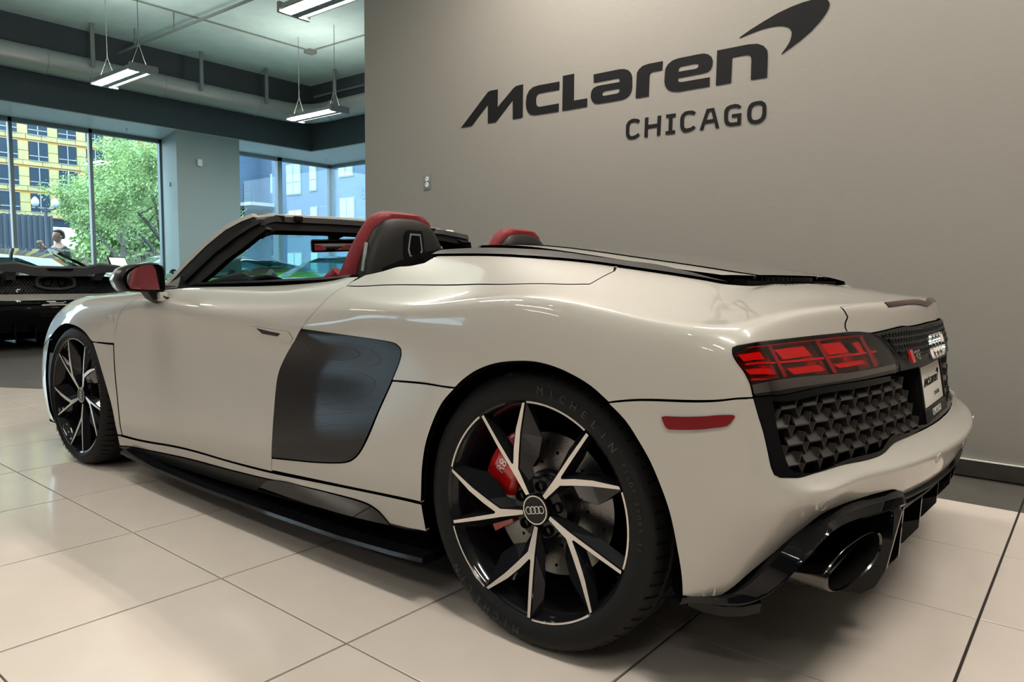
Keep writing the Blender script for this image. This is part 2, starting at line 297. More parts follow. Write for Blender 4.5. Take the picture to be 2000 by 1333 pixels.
UV={
'door':[(-2.209,0.97),(-2.217,2.39),(-2.234,3.64),(-2.232,4.54),(-2.212,5.07),(-2.171,5.68),(-2.121,6.25),(-2.056,6.83),(-2.025,7.73),(-2.037,8.56),(-1.992,9.36),(-1.901,9.5),(-1.715,10.12),(-1.403,10.6),(-1.176,10.94),(-1.121,11.41),(-1.032,11.93),(-0.802,11.85),(-0.801,11.4),(-0.786,10.92),(-0.791,10.69),(-0.789,9.61),(-0.8,8.52),(-0.827,7.65),(-0.854,7.14),(-0.878,6.61),(-0.922,5.79),(-0.988,4.98),(-1.029,4.42),(-1.045,3.92),(-1.057,2.81),(-1.065,1.99),(-1.075,1.38),(-1.088,0.94),(-1.412,0.93),(-1.819,1.05)],
'blade':[(-0.878,6.51),(-0.774,6.47),(-0.643,6.38),(-0.478,6.17),(-0.439,6.06),(-0.421,5.87),(-0.42,5.6),(-0.432,5.24),(-0.452,4.83),(-0.485,4.21),(-0.526,3.51),(-0.567,2.77),(-0.6,2.25),(-0.627,1.98),(-0.663,1.79),(-0.726,1.66),(-0.841,1.53),(-0.942,1.46),(-1.075,1.38),(-1.065,1.99),(-1.057,2.81),(-1.045,3.92),(-1.029,4.42),(-0.988,4.98),(-0.922,5.79)],
'quarter':[(-0.786,10.92),(-0.791,10.69),(-0.789,9.61),(-0.8,8.52),(-0.827,7.65),(-0.854,7.14),(-0.878,6.61),(-0.878,6.51),(-0.774,6.47),(-0.643,6.38),(-0.478,6.17),(-0.439,6.06),(-0.421,5.87),(-0.42,5.6),(-0.432,5.24),(-0.452,4.83),(-0.461,4.64),(-0.331,4.67),(-0.261,4.65),(-0.215,4.66),(-0.185,4.97),(-0.139,5.34),(-0.08,5.65),(-0.017,5.82),(0.038,5.88),(0.09,5.82),(0.141,5.67),(0.188,5.46),(0.231,5.14),(0.399,6.25),(0.472,6.58),(0.536,6.64),(0.528,7.0),(0.508,7.42),(0.489,7.73),(0.48,8.02),(0.482,8.28),(0.498,8.37),(0.705,8.43),(0.867,8.47),(0.938,8.49),(0.93,8.73),(0.931,8.96),(0.942,9.29),(0.937,9.49),(0.924,10.15),(1.12,10.55),(1.25,10.6),(1.45,10.65),(1.45,14.85),(1.1,14.6),(0.8,14.3),(0.5,14.1),(0.322,13.16),(0.274,13.06),(0.176,12.97),(0.08,12.92),(0.031,12.9),(0.013,13.25),(0.052,12.68),(0.055,12.3),(0.061,11.87),(0.008,11.67),(-0.13,11.52),(-0.277,11.58),(-0.597,11.47)],
'tonneau':[(-0.788,11.01),(-0.798,11.4),(-0.777,11.96),(-0.707,12.15),(-0.669,12.32),(-0.621,12.33),(-0.578,12.44),(-0.578,12.6),(-0.574,12.76),(-0.478,12.73),(-0.316,12.76),(-0.171,12.8),(-0.051,12.89),(0.029,12.92),(0.05,12.67),(0.053,12.32),(0.058,11.91),(0.005,11.71),(-0.133,11.56),(-0.281,11.62),(-0.602,11.5)],
'strip':[(-0.61,13.06),(-0.496,13.09),(-0.334,13.14),(-0.195,13.25),(-0.061,13.26),(0.009,13.3),(0.089,13.38),(0.177,13.24),(0.264,13.15),(0.316,13.2),(0.27,13.09),(0.173,13.0),(0.077,12.95),(0.027,12.95),(-0.054,12.92),(-0.174,12.83),(-0.319,12.78),(-0.482,12.76),(-0.601,12.8)],
'lowrear':[(-1.075,1.34),(-0.942,1.43),(-0.842,1.5),(-0.727,1.63),(-0.662,1.76),(-0.625,1.96),(-0.597,2.24),(-0.563,2.75),(-0.522,3.51),(-0.482,4.21),(-0.461,4.59),(-0.331,4.62),(-0.261,4.61),(-0.218,4.61),(-0.261,4.12),(-0.296,3.51),(-0.325,2.81),(-0.341,2.08),(-0.349,1.36),(-0.354,1.02),(-0.354,1.05),(-0.625,1.05),(-1.087,0.98)],
'sill':[(-2.26,0.82),(-2.212,0.85),(-1.822,0.97),(-1.414,0.88),(-1.091,0.89),(-0.626,0.99),(-0.353,0.97),(-0.35,0.64),(-0.346,0.24),(-0.495,0.27),(-0.537,0.55),(-0.585,0.7),(-0.67,0.76),(-0.858,0.76),(-1.102,0.71),(-1.181,0.69),(-1.425,0.65),(-1.839,0.64),(-2.088,0.53),(-2.18,0.42),(-2.274,0.25)],
'bumper':[(0.231,5.1),(0.4,6.2),(0.472,6.54),(0.538,6.6),(0.556,6.12),(0.569,5.77),(0.576,5.31),(0.578,4.89),(0.582,4.67),(0.594,4.63),(0.627,4.8),(0.699,5.02),(0.869,4.76),(0.968,4.84),(1.05,5.14),(1.149,5.15),(1.2,5.14),(1.3,5.14),(1.45,5.16),(1.45,3.3),(1.391,2.04),(1.349,1.84),(1.169,2.12),(1.087,2.09),(1.047,2.27),(0.996,2.52),(0.977,2.58),(0.903,2.63),(0.881,2.63),(0.73,2.61),(0.694,2.46),(0.656,2.02),(0.623,1.28),(0.601,0.78),(0.565,0.5),(0.418,0.44),(0.418,0.45),(0.391,1.48),(0.371,2.33),(0.348,3.09),(0.322,3.85),(0.297,4.33),(0.268,4.77)],
'lens':[(0.541,6.67),(0.528,7.0),(0.508,7.42),(0.489,7.73),(0.48,8.02),(0.482,8.28),(0.498,8.37),(0.705,8.43),(0.867,8.47),(0.938,8.49),(0.991,8.43),(1.029,8.35),(1.063,8.06),(1.101,7.53),(1.121,7.24),(1.102,7.01),(0.998,7.0),(0.867,6.95),(0.706,6.87)],
'lensred':[(0.531,7.07),(0.508,7.45),(0.492,7.74),(0.484,8.01),(0.486,8.25),(0.499,8.32),(0.705,8.38),(0.866,8.41),(0.937,8.43),(0.99,8.38),(1.024,8.31),(1.058,8.04),(1.095,7.52),(1.109,7.29),(0.878,7.21),(0.675,7.22)],
'frame':[(0.539,6.63),(0.705,6.85),(0.866,6.93),(0.997,6.97),(1.11,6.99),(1.2,7.3),(1.45,7.3),(1.45,5.2),(1.3,5.18),(1.2,5.18),(1.149,5.15),(1.05,5.14),(0.968,4.84),(0.869,4.76),(0.699,5.02),(0.627,4.8),(0.594,4.63),(0.582,4.67),(0.578,4.89),(0.576,5.31),(0.569,5.77),(0.556,6.12),(0.538,6.6)],
'opening':[(0.606,6.61),(0.804,6.74),(1.105,6.83),(1.133,6.66),(1.221,5.38),(1.048,5.42),(0.966,5.01),(0.635,5.05),(0.627,5.1)],
'spoiler':[(0.941,8.5),(0.934,8.73),(0.935,8.95),(0.946,9.29),(0.941,9.49),(0.928,10.14),(1.12,10.6),(1.25,10.65),(1.45,10.7),(1.45,8.55),(1.25,8.5),(1.195,8.55),(1.036,8.38),(0.991,8.46)],
'badge':[(1.04,8.32),(1.194,8.5),(1.25,8.45),(1.45,8.5),(1.45,7.0),(1.25,6.95),(1.25,7.0),(1.117,7.02),(1.122,7.26),(1.103,7.58),(1.065,8.1)],
'badgein':[(1.063,8.21),(1.191,8.33),(1.25,8.3),(1.45,8.35),(1.45,7.35),(1.25,7.3),(1.243,7.33),(1.142,7.35)],
'brake3':[(1.13,10.31),(1.135,9.76),(1.291,9.88),(1.45,9.55),(1.45,10.1),(1.337,10.55)],
'gloss':[(1.087,2.09),(1.047,2.27),(0.996,2.52),(0.977,2.58),(0.903,2.63),(0.881,2.63),(0.73,2.61),(0.694,2.46),(0.656,2.02),(0.623,1.28),(0.601,0.78),(0.565,0.5),(0.418,0.44),(0.421,0.34),(0.577,0.32),(0.689,0.25),(0.78,0.08),(0.791,0.2),(0.808,0.49),(0.827,1.05),(0.837,1.8),(0.855,1.91),(0.879,1.95),(1.252,1.21)],
'slats':[(1.305,2.29),(1.362,1.63),(1.183,2.05),(1.105,2.01),(1.246,1.15),(1.1,0.6),(1.45,0.6),(1.45,3.2)],
'fender':[(-2.037,8.56),(-2.025,7.73),(-2.056,6.83),(-2.121,6.25),(-2.171,5.68),(-2.212,5.07),(-2.232,4.54),(-2.235,4.56),(-2.338,4.57),(-2.421,4.54),(-2.441,4.64),(-2.485,4.94),(-2.551,5.18),(-2.627,5.31),(-2.724,5.41),(-2.833,5.33),(-2.928,5.11),(-3.008,4.83),(-3.2,4.4),(-3.4,4.5),(-3.55,4.6),(-3.55,15),(-2.3,15),(-2.25,13),(-2.15,11.8)],
'lowfront':[(-2.417,4.49),(-2.339,4.51),(-2.24,4.5),(-2.242,3.63),(-2.225,2.37),(-2.217,0.95),(-2.257,0.9),(-2.266,1.66),(-2.281,2.18),(-2.316,2.8),(-2.354,3.39),(-2.39,4.0)],
'frontbumper':[(-3.014,4.73),(-3.045,3.59),(-3.065,2.59),(-3.063,1.58),(-3.062,0.73),(-3.019,0.16),(-3.2,0.25),(-3.4,0.2),(-3.55,0.2),(-3.55,4.5),(-3.4,4.4),(-3.2,4.3)],
'handle':[(-1.133,6.08),(-1.069,6.03),(-0.999,6.01),(-1.016,5.84),(-1.104,5.82)],
'handlerec':[(-1.178,6.17),(-0.951,6.23),(-0.932,5.85),(-0.953,5.66),(-1.15,5.66)],
'marker':[(0.34,5.36),(0.347,5.43),(0.441,6.02),(0.478,6.11),(0.485,6.08),(0.475,5.89),(0.466,5.79),(0.438,5.66),(0.354,5.1),(0.348,5.14)],
'skirt':[(-2.282,0.18),(-2.183,0.37),(-2.091,0.48),(-1.842,0.59),(-1.427,0.61),(-1.183,0.66),(-1.103,0.68),(-0.859,0.73),(-0.671,0.73),(-0.585,0.67),(-0.538,0.53),(-0.496,0.25),(-0.347,0.2),(-0.319,0.18),(-0.595,0.32),(-0.876,0.3),(-1.204,0.26),(-1.452,0.21),(-1.869,0.18),(-2.283,0.09)],
'fin':[(-1.103,0.69),(-0.859,0.75),(-0.67,0.74),(-0.585,0.68),(-0.537,0.54),(-0.496,0.26),(-0.644,0.3),(-0.909,0.33),(-1.201,0.31)],
'hoodslot':[(0.149,13.51),(0.182,13.72),(0.195,13.95),(0.215,13.84),(0.202,13.54),(0.173,13.43)],
'enggrille':[(0.251,13.15),(0.288,13.07),(0.352,13.54),(0.412,14.26),(0.545,15.0),(0.299,14.85),(0.278,14.24),(0.257,13.62)],
'chromestrip':[(0.537,6.73),(0.531,6.99),(0.674,7.18),(0.876,7.18),(1.103,7.24),(1.105,7.1),(0.977,7.07),(0.811,6.98),(0.673,6.94)],
'sensor':[(0.702,2.84),(1.165,3.24),(1.171,3.19)],
'v10':[(-2.237,5.67),(-2.233,5.63)],
}
LOGO={'M':([(-0.547,1.973),(-0.307,2.175),(-0.292,2.187),(-0.269,2.193),(-0.203,2.192),(-0.203,2.07),(-0.071,2.171),(-0.05,2.185),(-0.033,2.19),(0.021,2.192),(0.021,1.975),(-0.064,1.973),(-0.066,2.103),(-0.217,1.973),(-0.29,1.973),(-0.291,2.104),(-0.446,1.973)],[]),'c':([(0.322,2.163),(0.157,2.165),(0.109,2.161),(0.074,2.142),(0.054,2.11),(0.049,2.069),(0.051,2.037),(0.062,2.009),(0.083,1.988),(0.112,1.979),(0.145,1.976),(0.32,1.975),(0.32,2.025),(0.166,2.024),(0.148,2.029),(0.137,2.041),(0.133,2.064),(0.134,2.089),(0.144,2.108),(0.166,2.114),(0.322,2.113)],[]),'L':([(0.35,2.194),(0.436,2.194),(0.438,2.026),(0.54,2.026),(0.54,1.976),(0.35,1.975)],[]),'a':([(0.585,2.165),(0.771,2.166),(0.805,2.162),(0.832,2.151),(0.851,2.131),(0.86,2.107),(0.862,2.05),(0.857,2.022),(0.843,2.001),(0.823,1.989),(0.796,1.983),(0.679,1.982),(0.622,1.983),(0.597,1.988),(0.578,2.004),(0.568,2.026),(0.568,2.047),(0.573,2.067),(0.587,2.082),(0.612,2.09),(0.64,2.091),(0.774,2.09),(0.775,2.103),(0.769,2.113),(0.755,2.116),(0.588,2.116)],[(0.649,2.038),(0.656,2.049),(0.673,2.054),(0.774,2.054),(0.775,2.034),(0.768,2.026),(0.758,2.024),(0.667,2.023),(0.654,2.027)]),'r':([(1.062,2.164),(0.97,2.164),(0.931,2.159),(0.907,2.144),(0.893,2.124),(0.892,2.096),(0.889,1.978),(0.976,1.978),(0.977,2.094),(0.981,2.107),(0.994,2.115),(1.06,2.115)],[]),'e':([(1.079,2.094),(1.082,2.118),(1.097,2.14),(1.125,2.156),(1.158,2.162),(1.284,2.163),(1.319,2.161),(1.345,2.151),(1.363,2.135),(1.371,2.112),(1.37,2.089),(1.361,2.069),(1.343,2.058),(1.311,2.055),(1.163,2.053),(1.162,2.04),(1.169,2.029),(1.187,2.025),(1.357,2.025),(1.357,1.977),(1.171,1.976),(1.127,1.982),(1.099,1.997),(1.083,2.019),(1.077,2.045)],[(1.163,2.086),(1.164,2.105),(1.171,2.114),(1.184,2.116),(1.268,2.116),(1.286,2.111),(1.289,2.1),(1.285,2.09),(1.272,2.085)]),'n':([(1.396,2.163),(1.575,2.163),(1.623,2.157),(1.655,2.141),(1.675,2.117),(1.68,2.091),(1.681,1.974),(1.594,1.975),(1.593,2.081),(1.588,2.099),(1.575,2.109),(1.556,2.112),(1.484,2.112),(1.482,1.976),(1.396,1.976)],[]),'swoosh':([(1.521,2.208),(1.581,2.238),(1.65,2.266),(1.723,2.293),(1.795,2.311),(1.852,2.32),(1.893,2.322),(1.927,2.32),(1.957,2.314),(1.972,2.307),(1.981,2.294),(1.984,2.28),(1.979,2.261),(1.964,2.235),(1.938,2.205),(1.901,2.17),(1.86,2.141),(1.813,2.113),(1.753,2.08),(1.778,2.111),(1.794,2.136),(1.801,2.16),(1.802,2.18),(1.794,2.199),(1.779,2.213),(1.756,2.223),(1.726,2.23),(1.69,2.232),(1.636,2.229),(1.576,2.219)],[])}
CITY={'C':([(0.921,1.844),(0.908,1.853),(0.885,1.858),(0.863,1.857),(0.84,1.846),(0.828,1.826),(0.827,1.789),(0.829,1.765),(0.84,1.746),(0.863,1.738),(0.889,1.739),(0.911,1.748),(0.922,1.758),(0.911,1.77),(0.895,1.76),(0.874,1.755),(0.857,1.759),(0.849,1.775),(0.849,1.816),(0.855,1.832),(0.869,1.839),(0.889,1.839),(0.91,1.828)],[]),'H':([(0.956,1.854),(0.977,1.854),(0.977,1.81),(1.039,1.81),(1.04,1.854),(1.061,1.854),(1.059,1.741),(1.038,1.741),(1.039,1.79),(0.976,1.79),(0.976,1.74),(0.955,1.74)],[]),'I':([(1.095,1.854),(1.155,1.854),(1.155,1.836),(1.135,1.835),(1.135,1.759),(1.154,1.759),(1.154,1.74),(1.094,1.741),(1.094,1.759),(1.113,1.759),(1.114,1.836),(1.096,1.836)],[]),'C2':([(1.28,1.845),(1.264,1.855),(1.242,1.858),(1.214,1.856),(1.194,1.842),(1.186,1.822),(1.186,1.781),(1.192,1.757),(1.208,1.742),(1.228,1.739),(1.251,1.742),(1.271,1.75),(1.281,1.759),(1.271,1.771),(1.25,1.761),(1.225,1.759),(1.212,1.768),(1.208,1.787),(1.208,1.824),(1.217,1.837),(1.235,1.841),(1.252,1.839),(1.267,1.829)],[]),'A':([(1.308,1.742),(1.346,1.853),(1.389,1.854),(1.423,1.741),(1.403,1.741),(1.394,1.776),(1.338,1.774),(1.329,1.741)],[(1.345,1.792),(1.361,1.837),(1.375,1.837),(1.388,1.793)]),'G':([(1.546,1.841),(1.531,1.853),(1.513,1.858),(1.485,1.856),(1.462,1.848),(1.451,1.829),(1.45,1.794),(1.453,1.767),(1.465,1.75),(1.485,1.743),(1.547,1.742),(1.547,1.805),(1.495,1.804),(1.495,1.787),(1.528,1.787),(1.527,1.759),(1.489,1.76),(1.475,1.771),(1.471,1.795),(1.473,1.826),(1.485,1.839),(1.509,1.84),(1.523,1.838),(1.531,1.829)],[]),'O':([(1.683,1.824),(1.676,1.842),(1.658,1.855),(1.631,1.856),(1.604,1.852),(1.589,1.839),(1.582,1.818),(1.581,1.786),(1.588,1.759),(1.604,1.743),(1.623,1.738),(1.649,1.738),(1.671,1.749),(1.683,1.766),(1.685,1.794)],[(1.664,1.822),(1.652,1.836),(1.632,1.838),(1.614,1.833),(1.604,1.818),(1.602,1.788),(1.608,1.765),(1.624,1.757),(1.644,1.758),(1.659,1.767),(1.665,1.788)])}
BAND=[((0.3908,-0.9311,0.2474),(0.3924,-0.9368,0.2365)),((0.4202,-0.9241,0.2525),(0.4211,-0.9289,0.2464)),((0.4389,-0.9145,0.2539),(0.4445,-0.9209,0.2492)),((0.4518,-0.9043,0.2551),(0.4652,-0.9143,0.2499)),((0.4621,-0.8951,0.2585),(0.4846,-0.9099,0.2517)),((0.4722,-0.8875,0.2652),(0.5035,-0.9079,0.2564)),((0.4831,-0.882,0.2755),(0.5224,-0.9082,0.265)),((0.4956,-0.8784,0.2894),(0.5413,-0.9103,0.2775)),((0.5094,-0.8762,0.306),(0.5597,-0.9136,0.2934)),((0.5244,-0.8748,0.3247),(0.5775,-0.9171,0.3119)),((0.54,-0.8732,0.3442),(0.594,-0.92,0.3319)),((0.5556,-0.8706,0.3635),(0.609,-0.9211,0.352)),((0.5706,-0.866,0.3818),(0.622,-0.9196,0.3712)),((0.5846,-0.8585,0.3981),(0.633,-0.9146,0.3885)),((0.5972,-0.8472,0.412),(0.6419,-0.9053,0.403)),((0.6084,-0.8316,0.423),(0.6488,-0.8911,0.4143)),((0.6183,-0.8111,0.4312),(0.6542,-0.8717,0.4219)),((0.6272,-0.7856,0.4366),(0.6584,-0.8468,0.4262)),((0.6356,-0.7552,0.4396),(0.6622,-0.8166,0.4272)),((0.6438,-0.7203,0.4407),(0.666,-0.7815,0.4257)),((0.6525,-0.6817,0.4406),(0.6705,-0.7422,0.4224)),((0.662,-0.6404,0.4397),(0.6761,-0.6996,0.4182)),((0.6724,-0.5979,0.4383),(0.6831,-0.6551,0.4138)),((0.6832,-0.5563,0.4367),(0.6915,-0.6101,0.41)),((0.6935,-0.5176,0.4344),(0.7006,-0.5667,0.4071)),((0.7015,-0.4847,0.4302),(0.7092,-0.5268,0.4049)),((0.7042,-0.4606,0.4223),(0.7152,-0.493,0.4027)),((0.6975,-0.4488,0.4077),(0.7156,-0.4679,0.3986))]
cast_v10=(UV['v10'][0][0],UV['v10'][0][1]*.085)
# ------------------------------------------------------------------ room
CZ = 4.83; WX = -11.34; WN = 9.77; SZ = 3.5; FX = -10.07; FN = 8.34; WY = 2.856; EX = -1.63; EAST = 8.0; SOUTH = -7.0
T = .589
flo = mesh('floor', [(WX-.2,SOUTH-.2,-.006),(EAST+.2,SOUTH-.2,-.006),(EAST+.2,WN+.2,-.006),(WX-.2,WN+.2,-.006),(WX-.2,SOUTH-.2,-.1),(EAST+.2,SOUTH-.2,-.1),(EAST+.2,WN+.2,-.1),(WX-.2,WN+.2,-.1)],
           [(0,1,2,3),(4,7,6,5),(0,4,5,1),(1,5,6,2),(2,6,7,3),(3,7,4,0)], 'grout'); tag(flo, kind='structure')
def tile_mesh(sx, sy, m):
    g = .0015; b = MB(); z0 = -.006
    b.add([(g,g,-.0008),(sx-g,g,-.0008),(sx-g,sy-g,-.0008),(g,sy-g,-.0008),(2*g,2*g,0),(sx-2*g,2*g,0),(sx-2*g,sy-2*g,0),(2*g,sy-2*g,0),(g,g,z0),(sx-g,g,z0),(sx-g,sy-g,z0),(g,sy-g,z0)],
          [(4,5,6,7),(0,1,5,4),(1,2,6,5),(2,3,7,6),(3,0,4,7),(8,9,1,0),(9,10,2,1),(10,11,3,2),(11,8,0,3)])
    o = b.obj('tile', m); me = o.data; bpy.data.objects.remove(o); return me
TL = tile_mesh(T-.004, T-.0015, 'tile_light'); TD = tile_mesh(T-.004, WY-.06-4*T, 'tile_dark')
DL = lambda x: .73+(x+3.43)*.601                 # edge of the dark floor area
for i in range(-13, 6):
    for j in range(-6, 4):
        x, y = i*T, j*T
        if y > DL(x+T)+.02 and x < -1.7: continue
        if y > DL(x) and x+T < -1.63: continue
        o = bpy.data.objects.new('tile', TL); COL.objects.link(o); o.parent = flo; o.location = (x+.002, y+.0008, 0)
for i in range(-3, 6):
    o = bpy.data.objects.new('tile', TD); COL.objects.link(o); o.parent = flo; o.location = (i*T+.002, 4*T+.0008, 0)
# remaining light tiles out of view, joined
b = MB()
for i in range(-20, 14):
    for j in range(-12, 5):
        if -13 <= i < 6 and -6 <= j < 4: continue
        x, y = i*T, j*T
        if x < WX or x+T > EAST or y < SOUTH or (j == 4 and (i < 6)) or (y > DL(x) and x < -1.63) or (j == 4): continue
        b.box((x+.003,y+.002,-.006),(x+T-.003,y+T-.002,0))
o = b.obj('tile_field', 'tile_light', flo); tag(o, kind='stuff')
mesh('dark_floor', [(WX,DL(WX)-.0,.0015),(-1.63,DL(-1.63),.0015),(-1.63,WN,.0015),(WX,WN,.0015),(WX,DL(WX),-.006),(-1.63,DL(-1.63),-.006),(-1.63,WN,-.006),(WX,WN,-.006)], [(0,1,2,3),(4,7,6,5),(0,4,5,1),(1,5,6,2),(2,6,7,3),(3,7,4,0)], 'tile_dark', flo)
def sbox(name, lo, hi, m, parent=None, kind='structure', bv=0):
    b = MB(); b.box(lo, hi); o = b.obj(name, m, parent)
    if not parent: tag(o, kind=kind)
    if bv: bevel(o, bv)
    return o
sbox('ceiling', (WX-.2,SOUTH-.2,CZ), (EAST+.2,WN+.2,CZ+.2), 'ceiling_paint')
sbox('wall_north', (EX,WY,0), (EAST+.2,WY+.25,CZ), 'wall_grey')
bb = sbox('baseboard_north', (EX-.0,WY-.012,0), (EAST,WY,.075), 'baseboard_dark')
sbox('baseboard_cap', (EX,WY-.013,.075), (EAST,WY,.079), 'white_plain', bb)
sbox('wall_east', (EAST,SOUTH-.2,0), (EAST+.2,WY,CZ), 'wall_grey')
sbox('wall_back_east', (EX,WY+.25,0), (EX+.2,WN,CZ), 'wall_slate')
# soffits
sbox('wall_west', (WX-.25,SOUTH,SZ), (FX,WN+.25,CZ), 'wall_slate')
sbox('wall_northwest', (FX,FN,SZ), (EX,WN+.25,CZ), 'wall_slate')
sbox('wall_south', (WX,SOUTH-.25,3.3), (EAST,SOUTH,CZ), 'wall_slate')
sbox('trim_1', (WX-.1,SOUTH,SZ-.02), (FX-.02,WN,SZ-.002), 'sill_white')
sbox('trim_2', (FX-.02,FN+.02,SZ-.02), (EX,WN,SZ-.002), 'sill_white')
# column between the window bays
cl = mesh('wall_column', [(FX,5.44,0),(FX,6.68,0),(WX,6.72,0),(WX,5.76,0),(FX,5.44,SZ-.02),(FX,6.68,SZ-.02),(WX,6.72,SZ-.02),(WX,5.76,SZ-.02)], [(0,1,5,4),(1,2,6,5),(2,3,7,6),(3,0,4,7),(4,5,6,7)], 'column_lit_frame_grey'); tag(cl, kind='structure')
sbox('trim_3', (WX-.1,SOUTH,0), (WX+.06,WN,.25), 'wall_slate')
sbox('trim_4', (WX,WN-.06,0), (EX,WN+.1,.25), 'wall_slate')
def window(n, axis, pos, a, b_, z0, z1, fw=.055, left=True, right=True):
    # axis 'x': plane x=pos spanning y a..b ; axis 'y': plane y=pos spanning x a..b
    m = MB()
    def bx(p0,p1,q0,q1):
        if axis == 'x': m.box((pos-.05,p0,q0),(pos+.05,p1,q1))
        else: m.box((p0,pos-.05,q0),(p1,pos+.05,q1))
    bx(a,b_,z1-.075,z1); bx(a,b_,z0,z0+.06)
    if left: bx(a,a+fw,z0,z1)
    if right: bx(b_-fw,b_,z0,z1)
    fr = m.obj('window_%d'%n, 'frame_alu'); tag(fr, kind='structure')
    g = MB()
    if axis == 'x': g.box((pos-.008,a+.01,z0+.01),(pos+.002,b_-.01,z1-.01))
    else: g.box((a+.01,pos-.002,z0+.01),(b_-.01,pos+.008,z1-.01))
    g.obj('pane', 'window_glass', fr); return fr
ys = [-1.9,.6,1.94,3.19,4.44,5.76]
n = 1; WIN = {}
sbox('wall_southwest_panel', (WX-.25,SOUTH,0), (WX,-1.9,SZ), 'wall_slate')  # unseen solid wall put in place of windows, dims the door's reflection
for a, b2 in zip(ys[:-1], ys[1:]): WIN[n] = window(n, 'x', WX, a, b2, .25, SZ-.02, right=(b2 == 5.76)); n += 1
for a, b2 in ((6.72,8.37),(8.37,9.77)): WIN[n] = window(n, 'x', WX, a, b2, .25, SZ-.02); n += 1
for a, b2 in ((WX,-9.4),(-9.4,-7.4),(-7.4,-5.4),(-5.4,-3.4),(-3.4,EX)): WIN[n] = window(n, 'y', WN, a, b2, .25, SZ-.02); n += 1
for a in np.arange(-9.9, -5.5, 2.55): WIN[n] = window(n, 'y', SOUTH, float(a), min(float(a)+2.55,EAST), 1.15, 2.25); n += 1
sbox('wall_southeast', (-4.8,SOUTH-.25,0), (EAST,SOUTH,3.3), 'wall_slate'); sbox('wall_south_lower', (-9.9,SOUTH-.25,0), (-4.8,SOUTH,1.15), 'wall_slate'); sbox('wall_south_upper', (-9.9,SOUTH-.25,2.25), (-4.8,SOUTH,3.3), 'wall_slate')
sbox('wall_southwest', (WX,SOUTH-.25,0), (-9.9,SOUTH,3.3), 'wall_slate')
# duct, pipes, hangers
def duct(name, pts, r, label):
    d = empty(name, pts[0], 0, label, 'duct')
    P = [Vector(p)-Vector(pts[0]) for p in pts]
    b = MB(); b.tube(P, r, 28); o = b.obj('duct_pipe', 'duct_metal', d); autosmooth(o, 40)
    L = 0
    for a, c in zip(P[:-1], P[1:]):
        ln = (c-a).length; dr = (c-a).normalized(); s = .3
        while s < ln-.1:
            big = (int(s/.6) % 3 == 0); q = a+dr*s; h = .03 if big else .008
            m2 = MB(); m2.tube([q-dr*h/2, q+dr*h/2], r+(.008 if big else .003), 28, caps=True); m2.obj('seam' if not big else 'collar', 'duct_metal', d); s += .6 if ln > 2 else .15
    return d
duct('air_duct', [(-9.82,SOUTH+.1,4.14),(-9.82,3.0,4.14),(-9.82,7.55,4.14),(-9.74,7.83,4.14),(-9.55,8.0,4.14),(-9.25,8.06,4.14),(-1.7,8.06,4.14)], .19, 'round spiral metal air duct running along the dark soffit above the windows')
hs = empty('duct_hangers', (-9.82,3.9,CZ), 0, 'thin grey strap holding the round duct, left one near the hanging light', 'duct strap'); bpy.data.objects.remove(hs)
for k, (x, y, lb) in enumerate(((-9.595,3.9,'grey duct strap at the far left, beside the hanging tube light'),(-9.595,5.7,'grey duct strap in the middle of the duct run, above the column'),(-9.595,7.0,'grey duct strap nearest the bend of the round duct'),(-8.6,7.84,'grey duct strap on the short duct run behind the bend'))):
    o = sbox('duct_strap', (x-.015,y-.03,4.16), (x+.015,y+.03,CZ), 'pipe_grey'); del o['kind']; tag(o, lb, 'strap', 'straps that hold the air duct')
def pipe(name, pts, r, m, label, cat='pipe'):
    b = MB(); b.tube(pts, r, 10); o = b.obj(name, m); autosmooth(o); tag(o, label, cat); return o
pipe('conduit_pipe', [(-8.04,SOUTH+.2,4.815),(-7.97,6.765,4.815)], .012, 'fixture_white', 'thin white conduit running along the ceiling to a small junction box')
pipe('conduit_pipe', [(-7.885,6.86,4.815),(-1.9,6.98,4.815)], .012, 'fixture_white', 'thin white conduit from the junction box towards the grey logo wall')
o = sbox('junction_box', (-8.05,6.77,4.77), (-7.89,6.93,CZ), 'fixture_white'); del o['kind']; tag(o, 'small white junction box on the ceiling where two conduits meet', 'junction box')
pipe('sprinkler_pipe', [(-9.9,4.42,4.55),(-1.8,4.55,4.55)], .022, 'pipe_grey', 'grey sprinkler pipe crossing under the ceiling above the left tube light')
pipe('soffit_pipe', [(-9.9,8.30,4.58),(-1.6,8.31,4.58)], .022, 'pipe_grey', 'grey pipe high up along the far soffit behind the bend of the duct')
for k, (x, y) in enumerate(((-9.3,4.43),(-8.0,4.44))):
    o = sbox('pipe_hanger', (x-.008,y-.008,4.55), (x+.008,y+.008,CZ), 'pipe_grey'); del o['kind']; tag(o, 'short rod holding the grey sprinkler pipe, %s' % ('next to the soffit' if k == 0 else 'in the open ceiling'), 'rod', 'rods of the sprinkler pipe')
